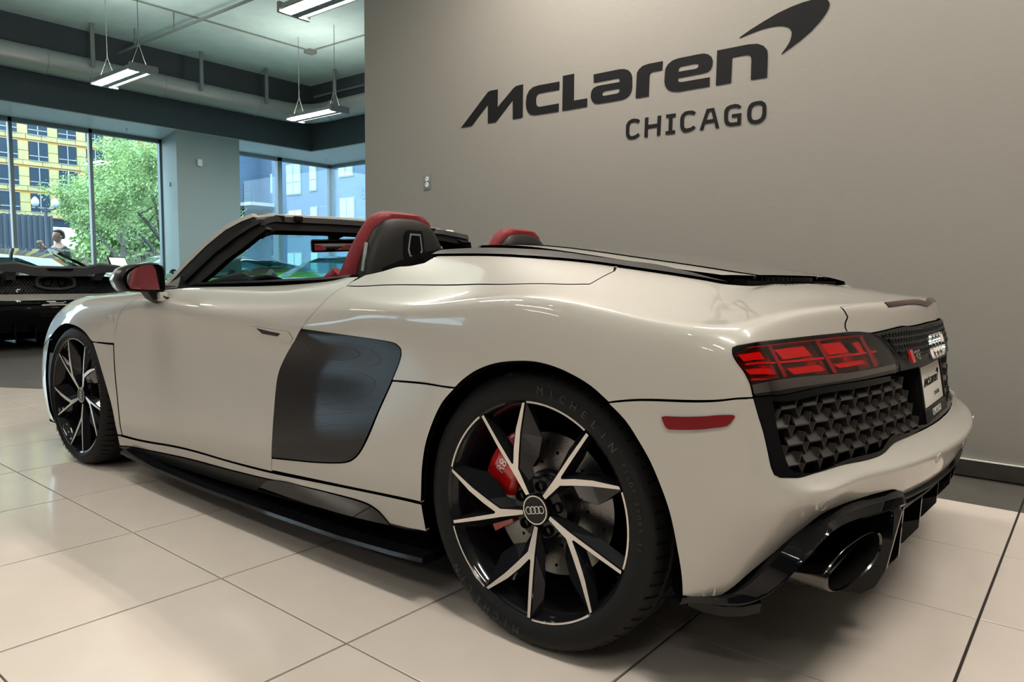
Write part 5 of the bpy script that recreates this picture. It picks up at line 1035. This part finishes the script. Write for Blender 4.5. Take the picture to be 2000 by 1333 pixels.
# supercar seen from behind, at the left
sc = empty('parked_supercar', (-6.85,2.06,0), 0, 'black and white low car with big rear wing, at the left edge', 'car')
grid_body('body_shell', sc, lambda u,v,c: 1 if (v > 4.6+(.9 if u > .9 else 0) and v < 6.4) or (u < .3 and 3 < v < 11) else 0, ('gloss_black','paint_white'), 1., .99)
cabin(sc, [(-2.6,.80,.70,.81,.60),(-1.9,.86,.78,1.10,.55),(-1.5,.9,.78,1.19,.55),(-.9,.93,.76,1.19,.54),(-.35,.95,.72,1.06,.50),(.25,.90,.6,.91,.45)])
for s in (1,-1):
    for x in (0,-2.65): plain_wheel(sc, x, s*-.82, s)
    strip_loft('roof_rail', [[(-1.9,s*.56,1.10),(-1.5,s*.56,1.17),(-.9,s*.55,1.17),(-.2,s*.62,1.0),(.1,s*.68,.91)],[(-1.9,s*.53,1.11),(-1.5,s*.53,1.195),(-.9,s*.52,1.195),(-.2,s*.58,1.03),(.1,s*.64,.93)],[(-1.9,s*.50,1.10),(-1.5,s*.50,1.17),(-.9,s*.5,1.17),(-.2,s*.56,1.0),(.1,s*.6,.9)]], 'gloss_black', sc)
wy = [-.86,-.80,-.62,-.42,-.40,-.26,0,.26,.40,.42,.62,.80,.86]; wz = [.88,.93,.975,.995,.99,.955,.952,.955,.99,.995,.975,.93,.88]
rows = []
for (dx, dz) in ((.50,.0),(.70,.035),(.86,.05),(.875,.03),(.86,-.035),(.70,-.03),(.52,-.02)):
    rows.append([(dx, y, z+dz-.045-(.03 if dz < 0 and abs(y) < .45 and dx > .8 else 0)) for y, z in zip(wy, wz)])
strip_loft('rear_wing', rows, 'grey_wing', sc, ang=25)
for s in (1,-1):
    b = MB(); b.add([(.58,s*.40,.78),(.74,s*.40,.80),(.80,s*.40,.93),(.62,s*.40,.93),(.58,s*.48,.78),(.74,s*.48,.80),(.80,s*.54,.93),(.62,s*.54,.93)], [(0,1,2,3),(7,6,5,4),(1,5,6,2),(0,3,7,4)]); autosmooth(b.obj('wing_strut', 'grey_wing', sc), 20)
b = MB(); b.add([(.885,-.14,.93),(.885,.14,.93),(.885,.12,.905),(.885,-.12,.905)], [(0,1,2,3)]); b.obj('wing_slot', 'void_black', sc)
hx = MB(); r0 = .017
cells = [((c+(.5 if r % 2 else 0))*r0*1.9, .655+r*r0*1.35) for r in range(0,7) for c in range(0,26)]
X0, N0 = tail_pts([c[0] for c in cells], [c[1] for c in cells], .012)
for i in range(len(cells)):
    nn = Vector(N0[i]); o_ = Vector(X0[i]); tx = Vector((0,0,1)).cross(nn).normalized(); ty = nn.cross(tx)
    for s in (1,-1):
        v_ = []
        for rr in (r0*1.1,r0*.78):
            for k in range(6): t = math.pi/6+k*math.pi/3; p = o_+tx*(math.cos(t)*rr)+ty*(math.sin(t)*rr*.7); v_.append((p.x, p.y*s, p.z))
        hx.add(v_, [(k,(k+1)%6,6+(k+1)%6,6+k) for k in range(6)])
tag(hx.obj('rear_mesh', 'grille_grey', sc), kind='stuff')
b = MB(); N2 = 32
def oval(x, a, c, z): return [(x, max(-1,min(1,math.cos(t)*1.15))*a, z+c*math.sin(t)) for t in [2*math.pi*k/N2 for k in range(N2)]]
b.add(oval(.60,.205,.085,.775)+oval(.735,.205,.085,.775)+oval(.735,.175,.062,.775)+oval(.66,.17,.06,.775), [(i*N2+k, i*N2+(k+1)%N2, (i+1)*N2+(k+1)%N2, (i+1)*N2+k) for i in range(3) for k in range(N2)]); autosmooth(b.obj('exhaust_surround', 'grey_wing', sc), 40)
b = MB(); b.add(oval(.665,.17,.06,.775), [tuple(range(N2))]); ex_ = b.obj('exhaust_opening', 'void_black', sc)
for s in (1,-1):
    b = MB(); b.lathe([(.045,0),(.050,.04),(.044,.05),(.040,.0)], 20, axis='x', c=(.665,s*.075,.775)); autosmooth(b.obj('exhaust_pipe', 'dark_chrome', sc), 40)
    b = MB(); b.box((.0,0,0),(.02,.34,.012)); o = b.obj('tail_lamp', 'brake_red', sc); o.location = (.70,-.92 if s < 0 else .58,.44)
b = MB(); b.box((.72,-.155,.395),(.735,.155,.55)); p_ = bevel(b.obj('plate', 'plate_white', sc), .002)
b = MB(); PQ = frame_mtx((.7355,0,.47), (0,1,0), (0,0,1))
for k, (o_, h_) in LOGO.items(): plate(b, o_, [h_] if h_ else [], lambda x,y,t: tuple(PQ @ Vector(((x-.7)*.1,(y-2.1)*.1,t))), .0005)
b.obj('plate_lettering', 'text_dark', sc)
b = MB(); b.box((.735,-.165,.39),(.742,.165,.402)); b.box((.735,-.165,.53),(.742,.165,.555)); b.box((.735,-.165,.39),(.742,-.155,.555)); b.box((.735,.155,.39),(.742,.165,.555)); b.obj('plate_frame', 'satin_black', sc)
PQ = frame_mtx((.7425,0,.5425), (0,1,0), (0,0,1)); b = MB()
for k, (o_, h_) in LOGO.items(): plate(b, o_, [h_] if h_ else [], lambda x,y,t: tuple(PQ @ Vector(((x-.7)*.07,(y-2.1)*.07,t))), .0004)
b.obj('plate_lettering', 'text_white', sc)
for i in range(7):
    y = -.6+.2*i; b = MB(); b.box((.30,y-.006,.10),(.66,y+.006,.26)); b.obj('diffuser_fin', 'gloss_black', sc)
b = MB(); b.box((-3.2,-.85,.11),(.35,.85,.18)); b.obj('underbody', 'void_black', sc)
# green car standing across, behind
def show_car(name, loc, rz, label, paint, roof='gloss_black', zs=1., xs=1., csecs=None, glassm='car_glass'):
    t = empty(name, loc, rz, label, 'car')
    grid_body('body_shell', t, lambda u,v,c: 0, (paint,), zs, 1., xs=xs)
    cabin(t, csecs or [(-2.45,.80,.70,.81,.60),(-1.85,.86,.77,1.07,.56),(-1.45,.9,.77,1.16,.55),(-.8,.93,.75,1.15,.53),(-.3,.95,.70,1.06,.50),(.2,.9,.6,.93,.45)], glassm, roof)
    for s in (1,-1):
        for x in (0,-2.65*xs): plain_wheel(t, x, s*-.82, s)
        b = MB(); b.tube([(-1.95*xs,s*.92,.86*zs),(-1.95*xs,s*1.02,.90*zs)], [.04,.07], 10); autosmooth(b.obj('door_mirror', 'satin_black', t), 60)
    b = MB(); b.box((-3.2*xs,-.85,.11),(.4,.85,.18)); b.obj('underbody', 'void_black', t)
    return t
gc = show_car('green_car', (-9.02,7.25,0), R_(90), 'bright green low car with black roof standing across, behind the windshield of the white car', 'green_paint')
b = MB(); b.add([(-2.5,-.80,.80),(-1.9,-.84,.87),(-2.1,-.86,.80)], [(0,1,2)]); b.obj('side_vent', 'matte_black', gc)
show_car('teal_car', (-4.15,5.80,0), R_(0), 'dark teal low car with large sloping windshield, seen beyond the steering wheel', 'teal_paint', glassm='windshield_glass')
oc = show_car('street_car', (-14.3,8.9,0), R_(90), 'white car with light blue stripe parked outside the window', 'blue_white', 'blue_white', 1.12, 1.0,
   [(-2.5,.88,.72,.89,.60),(-1.9,.95,.80,1.25,.58),(-1.3,1.0,.80,1.42,.58),(-.4,1.02,.80,1.42,.56),(.1,1.03,.76,1.30,.52),(.5,.95,.6,1.0,.45)], 'windshield_glass')
b = MB(); b.box((-3.0,-.99,.62),(-2.1,-.955,.80)); bevel(b.obj('stripe', 'cyan_film', oc), .004)
# tablet style price display by the column
dp = empty('display_stand', (-7.75,3.42,0), R_(20), 'small tilted display on a thin stand beside the door mirror', 'display')
b = MB(); b.box((-.012,-.012,0),(.012,.012,.92)); b.box((-.12,-.12,0),(.12,.12,.012)); b.obj('stand', 'satin_black', dp)
b = MB(); mt = Matrix.Translation((0,0,1.01)) @ Matrix.Rotation(R_(-25),4,'Y'); b.box((-.008,-.15,-.11),(.008,.15,.11), 0, mt); bevel(b.obj('display_frame', 'satin_black', dp), .003)
b = MB(); b.box((.0085,-.135,-.095),(.0095,.135,.095), 0, mt); b.obj('display_sheet', 'sill_white', dp)
# ------------------------------------------------------------------ outside
mat('asphalt', (.07,.075,.08), .9, noise=.15, nscale=.8)
mat('sheathing', (.66,.55,.25), .8, noise=.12, nscale=.7)
mat('sheath_tape', (.62,.30,.06), .8)
mat('win_dark', (.055,.075,.10), .15)
mat('win_frame', (.5,.5,.5), .5)
mat('metal_siding', (.085,.10,.13), .5)
mat('stucco_blue', (.12,.185,.28), .85, noise=.08, nscale=.6, bump=.2, bscale=3)
mat('stucco_dark', (.10,.145,.22), .85)
mat('curtain_warm', (.75,.45,.25), .8)
mat('win_light', (.42,.60,.60), .25)
mat('bark', (.11,.10,.08), .9)
mat('leaf', (.38,.52,.21), .7, noise=.35, nscale=1.5)
mat('bush', (.16,.13,.10), .9, noise=.3, nscale=3)
mat('skin', (.50,.28,.20), .5)
mat('hair', (.05,.028,.016), .7)
mat('shirt_green', (.045,.07,.05), .85)
mat('jeans', (.03,.04,.07), .85)
gd = mesh('street_ground', [(-95,-60,-.12),(60,-60,-.12),(60,60,-.12),(-95,60,-.12),(-95,-60,-.3),(60,-60,-.3),(60,60,-.3),(-95,60,-.3)], [(0,1,2,3),(4,7,6,5),(0,4,5,1),(1,5,6,2),(2,6,7,3),(3,7,4,0)], 'asphalt'); tag(gd, kind='structure')
# yellow-sheathed block across the street, facade in the plane x=-60
yb = empty('sheathed_building', (-60,14,0), 0, 'unfinished apartment block wrapped in yellow sheathing boards with dark windows', 'building')
def bo(par, name, lo, hi, m):
    b = MB(); b.box(lo, hi); return b.obj(name, m, par)
bo(yb, 'block', (-12,-14,4.95), (-.3,14.4,24), 'sheathing')
bo(yb, 'upper_storey_glass', (-.3,-14,4.3), (-.2,14.4,4.95), 'win_dark')
cols = [y for y in np.arange(17.45-2.0*8, 27, 2.0)]
for zi in range(9):
    z0 = 5.35+1.92*zi*1.0
    for yc in cols:
        yy = yc-14
        wv = bo(yb, 'window', (-.2,yy-.62,z0), (.02,yy+.62,z0+1.38), 'win_dark')
        b = MB(); b.box((.02,yy-.62,z0+.30),(.05,yy+.62,z0+.36)); b.box((.02,yy-.03,z0),(.05,yy+.03,z0+1.38)); b.box((.02,yy-.64,z0-.04),(.05,yy+.64,z0)); b.box((.02,yy-.64,z0+1.38),(.05,yy+.64,z0+1.42)); b.obj('window_bars', 'win_frame', wv)
# sheathing boards, each a little proud
for zi in range(9):
    z0 = 4.98+1.92*zi
    y = 3.0
    while y < 14.2+14:
        yy = y-14; hh = .33; L = 1.3 if (int(y*3)+zi) % 2 else 1.05
        bo(yb, 'sheathing_board', (-.3,yy+.02,z0), (-.02,yy+L-.02,z0+hh), 'sheathing'); y += L
    for yc in cols:
        if yc < 10: continue
        for q in range(2): bo(yb, 'sheathing_board', (-.3,yc-14+.66,z0+.37+q*.70), (-.03,yc-14+1.34,z0+.37+q*.70+.66), 'sheathing')
bo(yb, 'joint_tape', (-.3,-14,4.9), (-.10,14.3,24), 'sheath_tape')
gb = empty('siding_building', (-45,12,0), 0, 'low dark grey building with vertical ribbed siding below the yellow block', 'building')
bo(gb, 'block', (-6,-14,-.1), (-.1,3.2,4.1), 'metal_siding')
for i in range(58): bo(gb, 'siding_rib', (-.1,-13.8+i*.295,.0), (0,-13.8+i*.295+.14,4.12), 'metal_siding')
bo(gb, 'garage_opening', (-.02,-1.2,0), (.02,2.4,2.1), 'void_black' if False else 'win_dark')
# blue-grey apartment building in the plane y=25
bb_ = empty('bluegrey_building', (-34,25,0), 0, 'blue-grey stucco building with a balcony, seen through the corner windows', 'building')
bo(bb_, 'block', (-3.6,0,-.1), (16,12,16), 'stucco_blue')
bo(bb_, 'block', (-16,1.2,-.1), (-3.6,12,16), 'stucco_dark')
bo(bb_, 'projecting_bay', (-16,-1.0,-.1), (-6.9,1.2,16), 'stucco_blue')
def bw(x0, x1, z0, z1, m, y=0):
    fr = bo(bb_, 'window', (x0,y-.06,z0), (x1,y+.1,z1), 'win_frame' if False else 'column_lit_frame_grey')
    hw = (x1-x0)/2; n = 2 if hw > .5 else 1; step = (x1-x0)/n
    for i in range(n):
        for (a, c) in ((z0+.06,(z0*.6+z1*.4)-.03),((z0*.6+z1*.4)+.03,z1-.06)):
            bo(fr, 'pane', (x0+i*step+.06,y-.09,a), (x0+(i+1)*step-.05,y-.05,c), m)
for (xa, xb, za, zb, m) in ((-2.0,-.5,5.65,7.5,'win_light'),(.35,1.05,5.75,7.4,'win_light'),(-1.8,-.45,3.2,4.75,'curtain_warm'),(.4,1.1,3.2,4.85,'win_light'),(3.2,4.5,3.3,5.2,'win_light'),(3.1,4.4,6.35,8.2,'win_light'),(-2.0,-.5,.4,2.2,'win_light'),(.4,1.1,.4,2.2,'win_light')): bw(xa, xb, za, zb, m)
bw(-5.6,-4.2,6.1,7.4,'win_light',1.2); bw(-5.6,-4.2,2.0,4.4,'win_dark',1.2)
bo(bb_, 'balcony_door', (-5.6,1.1,5.4), (-4.2,1.25,6.1), 'stucco_dark')
bo(bb_, 'balcony_slab', (-7.0,-1.6,5.05), (-3.4,1.2,5.25), 'win_frame')
for i in range(5): bo(bb_, 'balcony_rail', (-7.0,-1.6,5.45+i*.2), (-3.4,-1.57,5.48+i*.2), 'metal_siding')
for i in range(5): bo(bb_, 'balcony_post', (-6.95+i*.88,-1.6,5.2), (-6.90+i*.88,-1.55,6.4), 'metal_siding')
bo(bb_, 'drain_pipe', (-2.75,-.12,0), (-2.6,0,9), 'stucco_dark'); bo(bb_, 'drain_pipe', (2.55,-.15,0), (2.75,0,16), 'stucco_dark')
# trees
def tree(name, loc, h, label, seed, leaves=9000, spread=1., group=None, lean=0):
    rnd = random.Random(seed); t = empty(name, loc, 0, label, 'tree', group); b = MB(); tips = []
    def br(p, d, L, r, lv):
        q = [p]; rr = [r]; dd = d.copy()
        for k in range(3):
            dd = (dd+Vector((rnd.uniform(-.16,.16),rnd.uniform(-.16,.16),rnd.uniform(-.02,.12)))).normalized(); q.append(q[-1]+dd*L/3); rr.append(r*(1-.13*(k+1)))
        b.tube([tuple(a) for a in q], rr, 6 if lv < 2 else 4, caps=False)
        if lv >= 2: tips.extend(q[1:])
        if lv < 5:
            for k in range(3 if lv < 3 else 2):
                az = rnd.uniform(0,6.28); up = rnd.uniform(.35,.95)*(1 if lv > 0 else .9); nd = (dd*up+Vector((math.cos(az)*spread,math.sin(az)*spread,rnd.uniform(-.05,.35)))*.62).normalized(); br(q[-1] if k else q[2], nd, L*rnd.uniform(.66,.82), rr[-1]*.68, lv+1)
    br(Vector((0,0,-.12)), Vector((lean,0,1)), h*.26, h*.022, 0)
    b.obj('trunk', 'bark', t)
    v = []; f = []
    for i in range(leaves):
        p = rnd.choice(tips)+Vector((rnd.gauss(0,.28),rnd.gauss(0,.28),rnd.gauss(0,.22)))*h*.07; s = rnd.uniform(.05,.10)*h*.075
        a = Vector((rnd.gauss(0,1),rnd.gauss(0,1),rnd.gauss(0,1))).normalized(); c = a.orthogonal().normalized(); e = a.cross(c)
        n = len(v); v += [tuple(p+c*s), tuple(p+e*s*.5), tuple(p-c*s), tuple(p-e*s*.5)]; f.append((n,n+1,n+2,n+3))
    o = mesh('foliage', v, f, 'leaf', t); tag(o, kind='stuff'); return t
tree('street_tree', (-24,11.7,0), 8.5, 'green spring tree with spreading branches filling the second window', 11, 26000, 1.05)
tree('street_tree', (-28.5,11.9,0), 8.0, 'light green tree standing left of the branching one', 5, 18000, 1.0)
tree('street_tree', (-30,17.2,0), 9.0, 'taller green tree farther back, right edge of the second window', 8, 14000, 1.1)
for i, (x, y) in enumerate(((-8.5,-10.5),(-3.5,-12),(-13.5,-11),(-18,-6),(-19,-.5))): tree('park_tree', (x,y,0), 6.5, 'green tree out of the picture beyond the %s' % ('side windows','side windows, farthest right','side windows at the corner','back windows at the corner','back windows left of the man')[i], 20+i, 7000, 1.1, 'trees across the side street')
for k, (x, y) in enumerate(((-19.5,5.6),(-19.2,7.6),(-20,9.4))):
    rnd = random.Random(k); t = empty('bush', (x,y,0), 0, ('brownish bare shrub low behind the man outside','bare pinkish shrub beyond the window lettering','low shrub in front of the tree trunk')[k], 'shrub'); b = MB()
    for i in range(130):
        a = rnd.uniform(0,6.28); r = rnd.uniform(.2,1.0); hgt = rnd.uniform(.8,1.6); b.tube([(0+.2*math.cos(a),.2*math.sin(a),-.12),(r*.6*math.cos(a),r*.6*math.sin(a),hgt*.6),(r*math.cos(a),r*math.sin(a),hgt)], [.02,.014,.006], 3, caps=False)
    b.obj('twigs', 'bush', t)
lp = empty('street_lamp', (-24.5,8.05,0), 0, 'black street lamp post with two white globes beside the yellow building', 'street lamp')
b = MB(); b.tube([(0,0,-.12),(0,0,.5),(0,0,3.0)], [.10,.06,.05], 10); b.tube([(0,-.30,3.0),(0,0,2.9),(0,.30,3.0)], .03, 6); autosmooth(b.obj('post', 'metal_siding', lp), 50)
for s in (-1,1):
    b = MB(); b.lathe([(0,.0),(.08,.02),(.12,.12),(.11,.22),(.05,.30),(0,.34)], 16, axis='z', c=(0,s*.30,3.02)); autosmooth(b.obj('globe', 'sill_white', lp), 60)
bd9 = empty('sky_blocker', (-4,-20,0), 0, 'plain dark block added out of view to hide the sky beyond the side windows', 'building'); bo(bd9, 'block', (-14,-6,-.1), (16,0,14), 'stucco_dark')  # unseen block, added to keep bright sky out of the car's reflections
for i_ in range(6): bo(bd9, 'window', (-12+i_*3,0,2), (-10.6+i_*3,.05,4), 'win_light')
for i, (x, y) in enumerate(((-40,18.5),)): tree('background_tree', (x,y,0), 10.5, ('pale green tree far back behind the street tree','pale green tree far back in the middle of the second window','pale green tree far back at the right of the second window')[i], 40+i, 8000, 1.2)
hd = empty('hedge', (-35,15,0), 0, 'low green and brown hedge along the far pavement behind the trees', 'hedge')
rnd = random.Random(3); v = []; f = []
for i in range(13000):
    p = Vector((rnd.uniform(-1,1), rnd.uniform(-2.2,6), rnd.uniform(-.1,4.0))); a = Vector((rnd.gauss(0,1),rnd.gauss(0,1),rnd.gauss(0,1))).normalized(); c = a.orthogonal().normalized(); e = a.cross(c); n_ = len(v)
    v += [tuple(p+c*.14), tuple(p+e*.09), tuple(p-c*.14), tuple(p-e*.09)]; f.append((n_,n_+1,n_+2,n_+3))
tag(mesh('foliage', v, f, 'leaf', hd), kind='stuff'); bo(hd, 'fence_board', (-1.4,-2.2,-.1), (-1.3,6,1.9), 'metal_siding')
# low fence wall behind the bushes
b = MB()
o = sbox('garden_wall', (-18.0,3,-.12), (-17.8,14,.75), 'metal_siding'); del o['kind']; tag(o, 'low dark fence along the pavement behind the street car', 'fence')
# ------------------------------------------------------------------ the man outside
def skin_obj(name, verts, edges, radii, m, parent, lv=2, root=0):
    me = bpy.data.meshes.new(name); me.from_pydata(verts, edges, []); o = bpy.data.objects.new(name, me); COL.objects.link(o)
    md = o.modifiers.new('skin', 'SKIN'); md.use_smooth_shade = True
    for i, r in enumerate(radii): me.skin_vertices[0].data[i].radius = (r if hasattr(r,'__len__') else (r,r)); me.skin_vertices[0].data[i].use_root = (i == root)
    sb = o.modifiers.new('sub', 'SUBSURF'); sb.levels = sb.render_levels = lv
    dg = bpy.context.evaluated_depsgraph_get(); me2 = bpy.data.meshes.new_from_object(o.evaluated_get(dg)); bpy.data.objects.remove(o); bpy.data.meshes.remove(me)
    me2.materials.clear(); me2.materials.append(M(m)); o = bpy.data.objects.new(name, me2); COL.objects.link(o)
    if parent: o.parent = parent
    return o
ppl = empty('person', (-13.1,4.50,-.12), R_(-70), 'man in a dark green polo shirt outside, eating from his raised hands', 'person')
# local frame: faces -x ... body built facing +x then turned
V_ = [(0,0,.98),(0,0,1.15),(0,0,1.32),(0,0,1.48),(.01,0,1.56),(.02,0,1.63),
      (0,.17,1.46),(.04,.24,1.22),(.24,.16,1.30),(.33,.08,1.42),
      (0,-.17,1.46),(.05,-.24,1.22),(.25,-.15,1.31),(.33,-.07,1.44),
      (0,.10,.92),(.01,.11,.52),(0,.11,.10),(.12,.12,.04),
      (0,-.10,.92),(.01,-.11,.52),(0,-.11,.10),(.12,-.12,.04)]
E_ = [(0,1),(1,2),(2,3),(3,4),(4,5),(3,6),(6,7),(7,8),(8,9),(3,10),(10,11),(11,12),(12,13),(0,14),(14,15),(15,16),(16,17),(0,18),(18,19),(19,20),(20,21)]
Rr = [(.15,.17),(.14,.16),(.15,.18),(.11,.13),(.06,.06),(.055,.055),(.07,.07),(.05,.05),(.036,.036),(.026,.026),(.07,.07),(.05,.05),(.036,.036),(.026,.026),(.095,.095),(.065,.065),(.045,.045),(.035,.035),(.095,.095),(.065,.065),(.045,.045),(.035,.035)]
skin_obj('body', V_, E_, Rr, 'skin', ppl)
skin_obj('shirt', [(0,0,.93),(0,0,1.05),(0,0,1.30),(0,0,1.47),(.005,0,1.52),(0,.17,1.46),(.03,.235,1.27),(0,-.17,1.46),(.035,-.235,1.27)], [(0,1),(1,2),(2,3),(3,4),(3,5),(5,6),(3,7),(7,8)], [(.17,.19),(.165,.185),(.17,.20),(.125,.15),(.068,.068),(.085,.085),(.07,.07),(.085,.085),(.07,.07)], 'shirt_green', ppl)
skin_obj('trousers', [(0,0,.98),(0,.10,.90),(.01,.11,.52),(0,.11,.08),(0,-.10,.90),(.01,-.11,.52),(0,-.11,.08)], [(0,1),(1,2),(2,3),(0,4),(4,5),(5,6)], [(.155,.175),(.11,.11),(.08,.08),(.065,.065),(.11,.11),(.08,.08),(.065,.065)], 'jeans', ppl)
b = MB(); v = []; prof = [(1.600,.045,.02),(1.625,.062,.03),(1.655,.070,.028),(1.69,.078,.022),(1.72,.084,.018),(1.75,.088,.012),(1.78,.085,.006),(1.81,.068,.0),(1.832,.035,-.002)]
for z, r, cx in prof:
    for k in range(20):
        t = 2*math.pi*k/20; x = cx+r*1.15*math.cos(t); y = r*.88*math.sin(t)
        if abs(t) < .3 or abs(t-2*math.pi) < .32: x += .022 if abs(z-1.69) < .01 else (.010 if abs(z-1.72) < .01 else (.008 if abs(z-1.655) < .01 else 0))
        v.append((x,y,z))
b.add(v, [(i*20+k, i*20+(k+1)%20, (i+1)*20+(k+1)%20, (i+1)*20+k) for i in range(len(prof)-1) for k in range(20)]+[tuple(range(160,180))]); autosmooth(b.obj('head', 'skin', ppl), 70)
b = MB(); v = []; prof = [(1.66,.070,-.03),(1.70,.092,-.022),(1.74,.099,-.014),(1.78,.10,-.004),(1.815,.088,.004),(1.845,.055,.004),(1.855,.02,.0)]
for z, r, cx in prof:
    for k in range(20):
        t = 2*math.pi*k/20; wb = 1+.05*math.sin(5*t+z*60); v.append((cx+r*1.1*wb*math.cos(t)-(.035 if math.cos(t) > .3 and z < 1.79 else 0), r*.95*wb*math.sin(t), z))
b.add(v, [(i*20+k, i*20+(k+1)%20, (i+1)*20+(k+1)%20, (i+1)*20+k) for i in range(len(prof)-1) for k in range(20)]+[tuple(range(120,140))]); autosmooth(b.obj('hair', 'hair', ppl), 70)
for s in (1,-1):
    b = MB(); b.lathe([(0,-.008),(.011,-.004),(.011,.004),(0,.008)], 10, c=(.098,s*.030,1.728)); b.obj('eye', 'win_dark', ppl)
    b = MB(); b.lathe([(0,-.012),(.02,-.008),(.03,0),(.024,.008),(0,.01)], 12, c=(.012,s*.078,1.70)); autosmooth(b.obj('ear', 'skin', ppl), 60)
    hb = Vector((.335,s*.065,1.44)); vs = [tuple(hb),tuple(hb+Vector((.03,-s*.01,.04)))]; es = [(0,1)]; rs = [.022,.03]
    for k in range(4):
        a = len(vs); o2 = Vector((.012*k-.012,-s*.015-.0,.012)); p0 = hb+Vector((.03,-s*.01,.045)); p1 = p0+Vector((-.01+.012*k,-s*.02,.04)); p2 = p1+Vector((-.01,-s*.025,.022)); p3 = p2+Vector((-.01,-s*.018,.002)); vs += [tuple(p1),tuple(p2),tuple(p3)]; es += [(1,a),(a,a+1),(a+1,a+2)]; rs += [.010,.009,.008]
    a = len(vs); p1 = hb+Vector((-.01,-s*.02,.03)); vs += [tuple(p1),tuple(p1+Vector((-.015,-s*.02,.025)))]; es += [(0,a),(a,a+1)]; rs += [.011,.009]
    skin_obj('hand', vs, es, rs, 'skin', ppl, 1)
sn = empty('snack', (0,0,0), 0, 'small sandwich held at the mouth by the man outside', 'food')
mw = ppl.matrix_basis if False else (Matrix.Translation((-13.1,4.50,-.12)) @ Matrix.Rotation(R_(-70),4,'Z')); sn.location = (mw @ Vector((.405,0,1.585)))
b = MB(); b.lathe([(0,-.02),(.045,-.018),(.05,0),(.045,.02),(0,.028)], 16, axis='z'); autosmooth(b.obj('bread', 'curtain_warm', sn), 60)
